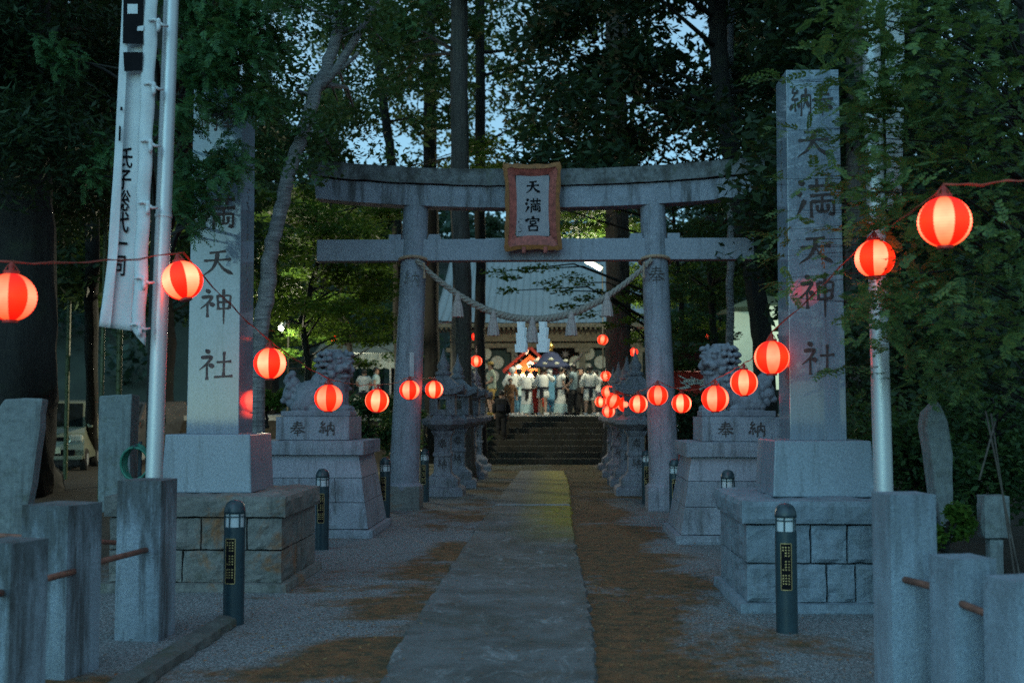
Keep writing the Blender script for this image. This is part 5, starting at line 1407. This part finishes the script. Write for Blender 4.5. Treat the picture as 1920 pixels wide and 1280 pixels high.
MB().box(-HW+.05, HW-.05, -.58, -.50, ez-.17, ez-.02).obj('eave_board', WOOD, hall)
zz = lambda py: ZA(py, SY+.6)-ZP
MB().box(-4.0, 4.0, .5, .74, zz(640), zz(616)).obj('upper_beam', WOOD, hall, bevel=.02)
MB().box(-4.0, 4.0, .55, .70, zz(652), zz(643)).obj('lower_beam', WOOD, hall, bevel=.02)
mb = MB()
for x in (-3.85, -1.32, 1.5, 3.85): MB().box(x-.13, x+.13, .48, .74, 0, zz(652)-.005).obj('column', WOOD, hall, bevel=.02)
for x in (-3.85, -1.32, 1.5, 3.85):
    MB().box(x-.32, x+.32, .45, .78, zz(660), zz(652)-.003, -.0).obj('bracket_block', WOOD, hall, bevel=.03)
MB().box(-4.2, 4.2, 1.6, 7.4, 0, .55).obj('floor', WDK, hall)
MB().box(-4.1, 4.1, 3.6, 3.7, .56, 4.4).obj('back_wall', WDK, hall)
for sx_ in (-1, 1): MB().box(sx_*4.05-.06, sx_*4.05+.06, 1.6, 7.0, .56, ez).obj('side_wall', WDK, hall)
for k in range(3): MB().box(-1.6, 1.6, .7+.3*k, 1.02+.3*k, 0, .18*(k+1)).obj('step', WOOD, hall)
# curtain with plum crests of six discs
CUR = plain('dark_teal_curtain', (.03,.055,.05), .9, var=.15); CREST = plain('crest_white', (.42,.44,.36), .9)
for x0, x1 in ((-3.7,-1.46),(1.64,3.7)):
    vs = []; n = 40; zt_, zb_ = zz(656), zz(742)
    for j in range(2):
        for i in range(n+1): u = i/n; vs.append((x0+(x1-x0)*u, .72+.03*math.sin(u*40), zt_ if j else zb_))
    cu = MB().add(vs, [(i, i+1, n+2+i, n+1+i) for i in range(n)]).obj('curtain', CUR, hall)
    xc = P(1103 if x0 > 0 else 909, 680, SY+.6).x-Hx; zc = zz(686); s_ = .27
    mb = MB()
    for k in range(5):
        a = math.pi/2+k*2*math.pi/5; o_ = (xc+.52*math.cos(a)*1.05, 0, zc+.52*math.sin(a)); mb.add([(o_[0]+s_*math.cos(t*.314), .665-.002*k, o_[2]+s_*math.sin(t*.314)) for t in range(20)], [tuple(range(19, -1, -1))])
    mb.add([(xc+.13*math.cos(t*.314), .652, zc+.13*math.sin(t*.314)) for t in range(20)], [tuple(range(19, -1, -1))])
    mb.obj('plum_crest', CREST, cu)
rp2 = empty('shrine_rope', (Hx, SY+.3, ZP), 'straw rope with a star ornament strung across the shrine porch', 'rope')
x0, x1 = -1.3, 1.5; pts = [Vector((x0+(x1-x0)*t/20, 0, zz(663)-.85*4*(t/20)*(1-t/20))) for t in range(21)]
MB().tube(pts, [.03+.035*math.sin(math.pi*t/20) for t in range(21)], 8).obj('rope', M['rope'], rp2, smooth=True)
c = P(1060, 664, SY+.25)-Vector((Hx, SY+.3, ZP)); mb = MB()
for k in range(8):
    a = k*math.pi/4; mb.add([c+Vector((.07*math.cos(a-.4), 0, .07*math.sin(a-.4))), c+Vector((.2*math.cos(a), 0, .2*math.sin(a))), c+Vector((.07*math.cos(a+.4), 0, .07*math.sin(a+.4))), c+Vector((0,-.05,0))], [(0,1,3),(1,2,3),(0,3,2),(0,2,1)])
mb.obj('star_ornament', M['rope'], rp2)

# ------------------------------------------------------------------ lamps of the plaza
TUBE = emis('lamp_tube', (1,.97,.80), 6)
def lamp(label, foot, tip_px, D, power, arm):
    a, b = P(*tip_px[0], D), P(*tip_px[1], D); b.y -= .25
    root = empty('street_lamp', foot, label, 'street lamp'); f = Vector(foot)
    MB().tube([Vector((0,0,-.05)), Vector((0,0,b.z-f.z+.35))], .022, 10).obj('pole', plain('pale_pole', (.035,.036,.028), .7), root, smooth=True)
    MB().tube([Vector((0,0,b.z-f.z+.3)), b.lerp(a, .3)-f+Vector((0,0,.14))], .025, 8).obj('arm', M['bollard'], root)
    d = (b-a).normalized(); MB().tube([a-f, b-f], .028 if power < 1000 else .03, 10).obj('tube', TUBE, root, smooth=True)
    up = Vector((0,0,.075)); MB().tube([a-f-d*.08+up, b-f+d*.08+up], .07, 10).obj('housing', M['steel'], root)
    l = bpy.data.lights.new('lamp_light', 'POINT'); l.energy = power; l.color = (1,.93,.66); l.shadow_soft_size = .25
    lo = bpy.data.objects.new('lamp_light', l); COL.objects.link(lo); lo.parent = root; lo.location = (a+b)/2-f+Vector((-.2,-1.0,-.25)); return root
lamp('street lamp with slanting white tube beside the lit cedar trunk', (XA(1131, 39.8), 39.8, ZP), ((1098,491),(1125,508)), 38.6, 900, 1)
lamp('small far street lamp glowing through the left maple', (XA(539, 32.2), 32.2, 0), ((531,613),(532,620)), 31.0, 900, 1)

# ------------------------------------------------------------------ people
def cloth(name, c, rough=.9, var=.12): return plain(name, c, rough, var=var, vs=9)
C_ = {'white': cloth('white_happi', (.66,.68,.66)), 'blue': cloth('blue_cotton', (.10,.27,.42)), 'navy': cloth('navy_cotton', (.015,.018,.03)), 'green': cloth('grey_green_shirt', (.33,.40,.33)),
 'khaki': cloth('khaki_cotton', (.34,.23,.06)), 'black': cloth('black_cotton', (.012,.012,.014)), 'red': cloth('red_cotton', (.40,.03,.02)), 'brown': cloth('brown_cotton', (.16,.08,.04)),
 'slate': cloth('slate_shirt', (.19,.27,.31)), 'grey': cloth('grey_sleeves', (.16,.16,.20)), 'shoe': cloth('white_shoes', (.55,.57,.6)), 'teal': cloth('pale_teal_cotton', (.42,.58,.60))}
def body_mesh(pose):
    J = {}; E = []; RD = {}
    def j(n, p, r_, par=None):
        J[n] = Vector(p); RD[n] = r_
        if par: E.append((par, n))
    bend = pose.get('bend', 0.0)
    def bd(p):      # lean the upper body forward about the hips
        p = Vector(p); q = p-Vector((0,0,.52)); c, s_ = math.cos(bend), math.sin(bend); return Vector((p.x, q.y*c-q.z*s_, .52+q.z*c+q.y*s_))
    j('pelvis', (0,0,.52), .075); j('spine', bd((0,0,.63)), .068, 'pelvis'); j('chest', bd((0,.005,.745)), .08, 'spine'); j('neck', bd((0,.005,.835)), .033, 'chest')
    hy = pose.get('head', 0.0); dn = Vector((math.sin(hy), -math.cos(hy), 0))
    j('skull', bd((0,0,.885))+dn*.012, .047, 'neck'); j('head', bd((0,0,.935)), .058, 'skull'); j('crown', bd((0,.004,.972)), .04, 'head')
    j('chin', J['skull']+dn*.035+Vector((0,0,-.006)), .022, 'skull'); j('nose', J['head']+dn*.060+Vector((0,0,-.016)), .010, 'head')
    for sd, nm in ((-1, 'r'), (1, 'l')):
        arm = pose.get('arm_'+nm, ((.16,.02,.65),(.17,-.03,.50)))
        j('sho'+nm, bd((.098*sd,.005,.805)), .040, 'chest')
        el = bd((arm[0][0]*sd, arm[0][1], arm[0][2])); wr = bd((arm[1][0]*sd, arm[1][1], arm[1][2]))
        j('elb'+nm, el, .027, 'sho'+nm); j('wri'+nm, wr, .017, 'elb'+nm); d = (wr-el).normalized(); j('palm'+nm, wr+d*.035, .021, 'wri'+nm)
        sv = d.cross(Vector((0,0,1))); sv = sv.normalized() if sv.length > .1 else Vector((0,1,0))
        for k in range(4): j('fin%s%d' % (nm, k), wr+d*(.085+.008*(k in (1,2)))+sv*(k-1.5)*.012+Vector((0,-.006,-.012)), .0062, 'palm'+nm)
        j('thu'+nm, wr+d*.05+sv*.034, .0068, 'palm'+nm)
        leg = pose.get('leg_'+nm, ((.055,-.01,.285),(.055,.01,.045)))
        j('hip'+nm, (.052*sd,0,.49), .062, 'pelvis'); j('kne'+nm, (leg[0][0]*sd, leg[0][1], leg[0][2]), .04, 'hip'+nm); j('ank'+nm, (leg[1][0]*sd, leg[1][1], leg[1][2]), .024, 'kne'+nm)
        j('toe'+nm, J['ank'+nm]+Vector((.012*sd,-.075,-.025)), .02, 'ank'+nm)
    names = list(J); ix = {n: i for i, n in enumerate(names)}
    me = bpy.data.meshes.new('person'); me.from_pydata([J[n] for n in names], [(ix[a], ix[b]) for a, b in E], [])
    o = bpy.data.objects.new('tmp', me); COL.objects.link(o); md = o.modifiers.new('s', 'SKIN'); md.use_smooth_shade = True
    for n in names: me.skin_vertices[0].data[ix[n]].radius = (RD[n], RD[n]); me.skin_vertices[0].data[ix[n]].use_root = (n == 'pelvis')
    o.modifiers.new('d', 'SUBSURF').levels = 1; o.modifiers['d'].render_levels = 1
    dg = bpy.context.evaluated_depsgraph_get(); dg.update(); m2 = bpy.data.meshes.new_from_object(o.evaluated_get(dg)); bpy.data.objects.remove(o)
    m2.name = 'person'; m2.materials.clear(); m2.materials.append(M['skin']); return m2, J
def person(label, px, Y, h, face, pose, wear, z=None, group=None):
    me, J = body_mesh(pose); o = link('person', me); zz_ = ZP+.02 if z is None else z
    o.location = (XA(px, Y), Y, zz_); o.scale = (h,)*3; o.rotation_euler.z = face; tag(o, label, 'person', group)
    bend = pose.get('bend', 0.0)
    def bd(p):
        p = Vector(p); q = p-Vector((0,0,.52)); c, s_ = math.cos(bend), math.sin(bend); return Vector((p.x, q.y*c-q.z*s_, .52+q.z*c+q.y*s_))
    def torso(z0, rx0, ry0, flare=0.0, pleat=0.0):
        rings = []
        for zt_, rx, ry in ((.845,.035,.034),(.832,.075,.05),(.805,.118,.066),(.74,.122,.083),(.64,.108,.078),(.56,.108,.08)):
            c = bd((0, .003, zt_)); rings.append((c.x, c.y, c.z, rx, ry))
        if z0 < .55:
            for k in range(1, 5): t = k/4; rings.append((0, 0, .55+(z0-.55)*t, .108+(rx0-.108)*t+flare*t, .08+(ry0-.08)*t+flare*t))
        return MB().loft(rings, 26, pleat)
    def sleeves(mb, f, r_):
        for nm in 'lr':
            s_, e, w_ = J['sho'+nm], J['elb'+nm], J['wri'+nm]; pts = [J['chest'].lerp(s_, .75)+Vector((0,0,.03)), s_, s_.lerp(e, .55)]
            if f >= .5: pts.append(e)
            if f > .6: pts.append(e.lerp(w_, (f-.5)*1.8))
            mb.tube(pts, [r_*.95, r_, r_*1.02, r_*1.08, r_*1.2][:len(pts)], 12)
        return mb
    def legs(f, r_):
        mb = MB().loft([(0,0,.565,.102,.078),(0,0,.52,.108,.085),(0,0,.47,.108,.088),(0,0,.445,.09,.08)], 22)
        for nm in 'lr':
            a, k_, an = J['hip'+nm], J['kne'+nm], J['ank'+nm]; pts = [a, a.lerp(k_, .5), k_.lerp(a, .1)]
            if f > .5: pts += [k_.lerp(an, .5), k_.lerp(an, f)]
            mb.tube(pts, [.066,.063,.056,.05,.044][:len(pts)], 12)
        return mb
    for kind, *a in wear:
        if kind == 'happi': sleeves(torso(a[1] if len(a) > 1 else .43, .125, .1, .01, .03), a[2] if len(a) > 2 else .7, .047).obj('happi_coat', C_[a[0]], o, smooth=True)
        elif kind == 'robe': sleeves(torso(.05, .115, .10, .03, .05), a[1] if len(a) > 1 else .8, .052).obj('robe', C_[a[0]], o, smooth=True)
        elif kind == 'hem': MB().loft([(0,0,.24,.139,.125),(0,0,.14,.146,.133),(0,0,.055,.15,.138)], 26, .05, False).obj('dyed_hem', C_[a[0]], o, smooth=True)
        elif kind == 'shirt': sleeves(torso(.50, .112, .086), .45, .043).obj('shirt', C_[a[0]], o, smooth=True)
        elif kind == 'jacket': sleeves(torso(.47, .115, .09), .95, .04).obj('jacket', C_[a[0]], o, smooth=True)
        elif kind == 'shorts': legs(.4, .06).obj('shorts', C_[a[0]], o, smooth=True)
        elif kind == 'trousers': legs(.93, .06).obj('trousers', C_[a[0]], o, smooth=True)
        elif kind == 'sash':
            mb = MB().loft([(0,0,.535,.128,.10),(0,0,.55,.130,.102),(0,0,.582,.128,.10)], 24)
            for dx, ln in ((-.02,.2),(.018,.24)): mb.box(dx-.022, dx+.022, .102, .114, .56-ln, .56, 0, 0)
            mb.sphere((0,.11,.562), .025, 8, 6); mb.obj('sash', C_[a[0]], o)
        elif kind == 'hair':
            c = J['head']+Vector((0,.010,.012)); mb = MB().sphere(c, .064, 16, 10, (1,1.02,.98)); mb.v = [(x, y+(.028 if z < J['head'].z-.005 and y < c.y-.02 else 0)+(.02 if y < c.y-.03 and z < J['head'].z+.02 else 0), z) for x, y, z in mb.v]; mb.obj('hair', M['hair'], o, smooth=True)
        elif kind == 'scarf':
            c = J['head']+Vector((0,.004,.008)); mb = MB().sphere(c, .068, 16, 10, (1,1.05,1)).sphere(c+Vector((0,.066,-.03)), .022, 8, 6).box(c.x-.02, c.x+.02, c.y+.06, c.y+.07, c.z-.11, c.z-.03); sc_ = mb.obj('headscarf', C_[a[0]], o, smooth=True)
        elif kind == 'cap':
            c = J['head']+Vector((0,0,.022)); hy = pose.get('head', 0.0); mb = MB().lathe([(.064,-.012),(.066,.012),(.055,.036),(.03,.050),(.004,.054)], 18, c)
            mb.loft([(c.x+.055*math.sin(hy), c.y-.055*math.cos(hy), c.z-.010, .045, .045),(c.x+.06*math.sin(hy), c.y-.06*math.cos(hy), c.z-.003, .045, .045)], 14); mb.obj('cap', C_[a[0]], o)
        elif kind == 'shoes':
            for nm in 'lr':
                t = J['ank'+nm]; MB().rough(t.x-.030, t.x+.030, t.y-.115, t.y+.045, t.z-.047, t.z+.012, (3,5,3), .0, 1, 5, .014).obj('shoe', C_[a[0]], o, smooth=True)
    return o, J
PI = math.pi; GRP = 'people in festival dress on the plaza'
carry = {'arm_l': ((.17,-.02,.67),(.11,-.14,.62)), 'arm_r': ((.17,-.02,.67),(.11,-.14,.62))}
walk = {'arm_l': ((.15,-.03,.64),(.10,-.16,.60)), 'arm_r': ((.15,.03,.64),(.11,-.11,.60)), 'leg_l': ((.05,-.07,.29),(.05,-.02,.05)), 'leg_r': ((.05,.00,.285),(.05,.10,.06))}
relax = {}
person('man in grey green t-shirt and khaki shorts walking left at the stair top', 922, 36.6, 1.70, -PI/2+.25, {**walk, 'bend': .05}, [('shirt','green'),('shorts','khaki'),('hair',),('cap','khaki'),('shoes','khaki')])
person('person in white happi coat with white headscarf seen from behind', 961, 38.8, 1.62, PI+.2, carry, [('happi','white',.42,.8),('trousers','blue'),('scarf','white'),('sash','blue'),('shoes','shoe')], group=GRP)
person('small child in brown clothes facing the camera before the headscarf person', 957, 37.2, 1.20, .15, relax, [('jacket','brown'),('trousers','brown'),('hair',),('shoes','shoe')])
person('person in long white robe with black sash seen from behind, left of centre', 988, 38.4, 1.52, PI, {'bend': .14, 'head': .5, 'arm_l': ((.16,-.06,.70),(.10,-.2,.74)), 'arm_r': ((.17,-.02,.67),(.11,-.14,.62))}, [('robe','white'),('hem','teal'),('sash','black'),('hair',),('shoes','shoe')], group=GRP)
person('person in short white happi with bare legs below the blue canopy', 1018, 38.2, 1.62, PI-.25, {'bend': .2, 'head': -.6, 'arm_l': ((.17,-.02,.67),(.11,-.14,.62)), 'arm_r': ((.18,-.05,.74),(.12,-.2,.82)), 'leg_l': ((.075,-.05,.285),(.09,-.02,.045)), 'leg_r': ((.06,.02,.285),(.07,.06,.045))}, [('happi','white',.36,.8),('sash','navy'),('hair',),('shoes','shoe')], group=GRP)
person('person in blue happi half hidden behind the short white happi', 1031, 39.4, 1.6, PI+.3, carry, [('happi','blue',.3,.8),('scarf','white'),('trousers','blue'),('shoes','shoe')], group=GRP)
person('person in sleeveless white top and pale blue hemmed robe standing sideways', 1051, 38.4, 1.60, PI/2+.5, {'arm_l': ((.16,-.02,.66),(.12,-.15,.60)), 'arm_r': ((.15,.03,.66),(.13,-.08,.55)), 'head': -.3, 'bend': .06}, [('robe','white',.2),('hem','teal'),('sash','navy'),('hair',),('shoes','shoe')], group=GRP)
person('man in slate shirt and black trousers standing sideways facing left', 1075, 38.0, 1.68, -PI/2-.3, {'head': .3, 'leg_l': ((.05,-.04,.285),(.05,-.05,.045)), 'leg_r': ((.05,.02,.285),(.05,.06,.045)), 'arm_l': ((.15,.0,.65),(.13,-.12,.56))}, [('shirt','slate'),('trousers','black'),('hair',),('shoes','black')])
person('person in short white happi with dark sash and bare legs at the right end', 1106, 37.8, 1.62, PI+.15, {'arm_l': ((.17,.0,.66),(.15,-.08,.54)), 'arm_r': ((.17,.0,.66),(.10,-.16,.60)), 'head': .7, 'leg_l': ((.07,-.01,.285),(.085,.0,.045)), 'leg_r': ((.075,.0,.285),(.09,.03,.045))}, [('happi','white',.34,.8),('sash','navy'),('shorts','white'),('hair',),('shoes','shoe')], group=GRP)
person('person in red costume between the two middle white robes', 1003, 40.0, 1.55, PI, carry, [('robe','red',.8),('scarf','grey'),('shoes','black')])
person('bystander in black clothes facing the camera right of the blue canopy', 1090, 40.6, 1.66, -.2, carry, [('jacket','black'),('trousers','black'),('hair',),('shoes','black')])
person('person in pale headscarf and black apron behind the slate shirted man', 1064, 40.2, 1.58, PI, carry, [('jacket','black'),('trousers','black'),('scarf','white'),('shoes','shoe')])
person('bystander in white shirt deep at the right of the plaza', 1118, 41.5, 1.62, PI-.4, carry, [('shirt','white'),('trousers','navy'),('hair',),('shoes','shoe')])
person('person in teal happi just behind the headscarf person', 973, 39.8, 1.6, PI+.5, carry, [('happi','teal',.4,.8),('trousers','blue'),('hair',),('shoes','shoe')], group=GRP)
# climber on the steps with a backpack
zs = ZP*4/nst; Yc = YS0+(YS1-YS0)*3/nst+.16
pc_, J = person('person in black jacket and trousers climbing the steps with a backpack', 940, Yc, 1.47, PI, {'leg_l': ((.055,-.09,.33),(.055,-.06,.165)), 'arm_l': ((.15,.01,.66),(.14,-.02,.52)), 'arm_r': ((.15,.01,.66),(.14,-.02,.52))}, [('jacket','black'),('trousers','black'),('hair',),('shoes','black')], z=zs)
bp = empty('backpack', pc_.location+Vector((0, -.13*1.47, .70*1.47)), 'black backpack on the back of the person climbing the steps', 'backpack')
MB().rough(-.15,.15,-.10,.09,-.22,.20,(6,4,6),.01,3,6,.03).obj('bag', C_['black'], bp, smooth=True)
MB().rough(-.11,.11,-.145,-.10,-.18,.02,(4,2,4),.006,4,6,.02).obj('front_pocket', C_['navy'], bp, smooth=True)
for sx_ in (-1, 1): MB().tube([(sx_*.09,.07,.19),(sx_*.10,.16,.21),(sx_*.10,.27,.12),(sx_*.12,.25,-.1),(sx_*.10,.08,-.2)], .016, 6).obj('strap', C_['black'], bp)

# ------------------------------------------------------------------ portable shrine and lit float
GOLD = plain('gilding', (.75,.48,.14), .3, .9); LAC = plain('red_lacquer', (.22,.022,.012), .35); BLU = plain('indigo_cloth', (.012,.022,.065), .8)
mk = empty('portable_shrine', (XA(1033, 40.0), 40.0, ZP+.02), 'portable shrine with indigo domed canopy, white crests and gold finial', 'portable shrine')
vs = []; n = 32; mb = MB()
prof = [(.90,1.62),(.86,1.70),(.62,1.82),(.44,1.98),(.30,2.13),(.10,2.20)]
for r_, z in prof:
    for i in range(n):
        a = 2*math.pi*i/n; k = 1/max(abs(math.cos(a)), abs(math.sin(a))); kk = 1+(k-1)*.45; vs.append((r_*kk*.84*math.cos(a), r_*kk*.84*math.sin(a), z+.05*((k-1)/.41)**2*(z < 1.75)))
mb.add(vs, [(q*n+i, q*n+(i+1) % n, (q+1)*n+(i+1) % n, (q+1)*n+i) for q in range(len(prof)-1) for i in range(n)]+[tuple(range(n)), tuple((len(prof)-1)*n+i for i in range(n-1, -1, -1))])
cn = mb.obj('canopy', BLU, mk, smooth=True)
mb = MB()
for ang, r_, z, s_ in ((-PI/2,.55,1.92,.10),(-PI/2-.32,.76,1.765,.085),(-PI/2+.32,.76,1.765,.085),(-.55,.7,1.87,.09),(-.2,.85,1.74,.08),(-PI+.55,.7,1.87,.09),(-PI+.2,.85,1.74,.08)):
    mb.sphere((r_*.86*math.cos(ang), r_*.86*math.sin(ang), z), s_, 10, 6, (1,.5,.6))
mb.obj('crest', CREST, cn)
MB().lathe([(.03,2.2),(.09,2.24),(.05,2.29),(.12,2.36),(.12,2.42),(.04,2.5),(.01,2.56)], 14).obj('finial', GOLD, mk, smooth=True)
MB().box(-.38,.38,-.38,.38,.95,1.62,.0).obj('shrine_body', LAC, mk, bevel=.02)
for sx_ in (-1, 1):
    MB().tube([(sx_*.3,-1.6,.88),(sx_*.3,1.6,.88)], .045, 10).obj('carrying_pole', WOOD, mk)
    for sy in (-1, 1): MB().box(sx_*.42-.04, sx_*.42+.04, sy*.42-.04, sy*.42+.04, .95, 1.64).obj('post', GOLD, mk)
    MB().box(sx_*.35-.05, sx_*.35+.05, -.6, .6, 0, .83).obj('trestle', WOOD, mk, bevel=.01)
MB().box(-.55,.55,-.55,.55,.925,.948).obj('base_frame', GOLD, mk)
fl = empty('festival_float', (XA(994, 42.5), 42.5, ZP+.02), 'red gabled festival float with plum blossoms glowing orange inside', 'festival float')
GLO = emis('warm_lit_paper', (1,.32,.10), 2.2)
hz_ = ZA(655, 42.5)-ZP-.02
mb = MB()
for (x0, z0, x1, z1) in ((-.95,1.55,0,hz_),(0,hz_,.95,1.55)):
    d = Vector((x1-x0, z1-z0)).normalized(); nx_, nz_ = -d.y*.10, d.x*.10
    mb.add([(x0,-.6,z0),(x1,-.6,z1),(x1+nx_*.0,-.6,z1+abs(nz_)),(x0+nx_,-.6,z0+nz_),(x0,.6,z0),(x1,.6,z1),(x1,.6,z1+abs(nz_)),(x0+nx_,.6,z0+nz_)], [(0,1,2,3),(7,6,5,4),(0,4,5,1),(1,5,6,2),(2,6,7,3),(3,7,4,0)])
mb.obj('gable_roof', LAC, fl)
MB().prism([(-.80,1.5),(.80,1.5),(0,hz_-.2)], -.42, -.38).obj('gable_panel', cloth('red_gable', (.36,.09,.025)), fl)
mb = MB()
for x, z, s_ in ((-.18,2.35,.13),(.14,2.75,.10),(.02,1.85,.12),(.34,2.0,.12),(-.42,1.75,.10)):
    for k in range(5): a = PI/2+k*2*PI/5; mb.sphere((x+s_*.62*math.cos(a), -.44, z+s_*.62*math.sin(a)), s_*.5, 8, 5, (1,.3,1))
mb.obj('plum_blossom', emis('lit_blossom', (1,.62,.42), .55), fl)
for x in (-.75, .75): MB().box(x-.05, x+.05, -.45, -.35, .3, 1.55).obj('post', LAC, fl)
MB().box(-.70,.70,-.30,-.28,.75,1.6).obj('lit_screen', GLO, fl)
MB().box(-.9,.9,-.6,.6,.3,.62).obj('deck', LAC, fl, bevel=.02)
for sx_ in (-1, 1):
    for sy in (-.4, .4):
        o = MB().lathe([(.06,-.05),(.2,-.05),(.22,0),(.2,.05),(.06,.05)], 16).obj('wheel', WDK, fl); o.rotation_euler.y = R(90); o.location = (sx_*.8, sy, .22)
MB().sphere((-.02,-.52,1.42), .09, 12, 8).obj('bulb', emis('bulb_glow', (1,.85,.6), 14), fl)
l = bpy.data.lights.new('float_light', 'POINT'); l.energy = 160; l.color = (1,.55,.25); l.shadow_soft_size = .1
lo = bpy.data.objects.new('float_light', l); COL.objects.link(lo); lo.parent = fl; lo.location = (0,-.7,1.3)

# ------------------------------------------------------------------ stalls
TENT = plain('pale_tent', (.5,.55,.48), .8)
def stall(label, x, y, w_, roof, cmat, lit, rz=0.0, valance=None, z=None):
    root = empty('festival_stall', (x, y, ZP+.0 if z is None else z), label, 'stall', None, rz)
    for sx_ in (-1, 1):
        for sy in (-.7, .7): MB().tube([(sx_*w_/2, sy, 0), (sx_*w_/2, sy, roof)], .025, 8).obj('post', M['steel'], root)
    MB().add([(-w_/2-.2,-.95,roof),(w_/2+.2,-.95,roof),(w_/2+.2,.95,roof),(-w_/2-.2,.95,roof),(-w_/2-.1,0,roof+.45),(w_/2+.1,0,roof+.45)], [(0,1,5,4),(2,3,4,5),(0,4,3),(1,2,5),(3,2,1,0)]).obj('roof', cmat, root)
    MB().box(-w_/2,w_/2,-.75,-.15,.7,.78).obj('counter', WOOD, root)
    MB().box(-w_/2,w_/2,-.74,-.72,.05,.7).obj('counter_cloth', TENT if valance is None else C_['red'], root)
    vs = []; n = 30
    for j in range(2):
        for i in range(n+1): vs.append((-w_/2-.2+(w_+.4)*i/n, -.96-.01*math.sin(i*1.9), roof-.02-(.55 if j else 0)*(1+.06*math.sin(i*2.1))))
    va = MB().add(vs, [(i, i+1, n+2+i, n+1+i) for i in range(n)]).obj('valance', C_['red'] if valance else TENT, root)
    if valance:
        mb = MB(); g = random.Random(3)
        for k in range(7):
            xx = -w_/2+.1+w_*k/7
            for q_ in range(3): a = g.uniform(-.9,.9); c_ = (xx+g.uniform(-.06,.1), roof-.30+g.uniform(-.12,.12)); ln = g.uniform(.08,.16); dx, dz = math.cos(a)*ln, math.sin(a)*ln; mb.add([(c_[0]-dx,-.985,c_[1]-dz),(c_[0]+dx,-.985,c_[1]+dz),(c_[0]+dx-.03,-.985,c_[1]+dz+.05),(c_[0]-dx-.03,-.985,c_[1]-dz+.05)], [(0,1,2,3)])
        mb.obj('lettering', C_['white'], va)
    MB().sphere((0,-.3,roof-.25), .07, 12, 8).obj('bulb', emis('stall_bulb', (1,.9,.7), 10), root)
    l = bpy.data.lights.new('stall_light', 'POINT'); l.energy = lit; l.color = (1,.95,.75); l.shadow_soft_size = .1
    lo = bpy.data.objects.new('stall_light', l); COL.objects.link(lo); lo.parent = root; lo.location = (0,-.35,roof-.4); return root
stall('pale roofed festival stall seen between the left lion and torii pillar', XA(672, 43), 43, 2.6, 2.3, plain('grey_canvas', (.2,.22,.18), .9), 70)
person('person in white shirt in front of the pale roofed stall', 682, 41.4, 1.66, PI, carry, [('shirt','white'),('trousers','navy'),('hair',),('shoes','shoe')])
person('person in pale blue shirt right of the pale roofed stall', 705, 41.2, 1.72, PI/2, relax, [('shirt','teal'),('trousers','slate'),('hair',),('shoes','shoe')])
stall('festival stall with red and white lettered valance right of the torii', XA(1300, 27), 27, 1.1, 2.45, plain('dark_red_canvas', (.12,.012,.01), .9), 14, R(8), True, 0.0)
# lit pale green tent wall at the right
tn = empty('lit_tent', (XA(1420, 40), 40, ZP), 'tall pale green lit marquee behind the right lion', 'tent')
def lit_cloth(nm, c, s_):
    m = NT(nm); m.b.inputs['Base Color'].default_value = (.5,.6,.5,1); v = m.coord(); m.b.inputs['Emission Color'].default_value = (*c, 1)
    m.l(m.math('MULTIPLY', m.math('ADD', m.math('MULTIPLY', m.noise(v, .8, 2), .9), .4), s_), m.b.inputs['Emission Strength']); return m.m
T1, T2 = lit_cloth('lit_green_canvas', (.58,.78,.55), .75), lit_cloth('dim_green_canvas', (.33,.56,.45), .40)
zt_ = ZA(575, 40)-ZP
MB().box(-.10,1.5,-.05,0,.9,zt_).obj('front_wall', T1, tn); MB().box(-.95,-.102,-.04,0,.9,zt_-.2).obj('side_wall', T2, tn)
MB().add([(-1.1,-.5,zt_-.1),(1.7,-.5,zt_+.1),(1.7,2.5,zt_+.1),(-1.1,2.5,zt_-.1),(.3,1.0,zt_+.5)], [(0,1,4),(1,2,4),(2,3,4),(3,0,4),(3,2,1,0)]).obj('roof', plain('green_canvas', (.10,.17,.12), .9), tn)
for x in (-.95, 1.55): MB().tube([(x,.05,0),(x,.05,zt_)], .04, 8).obj('post', M['steel'], tn)
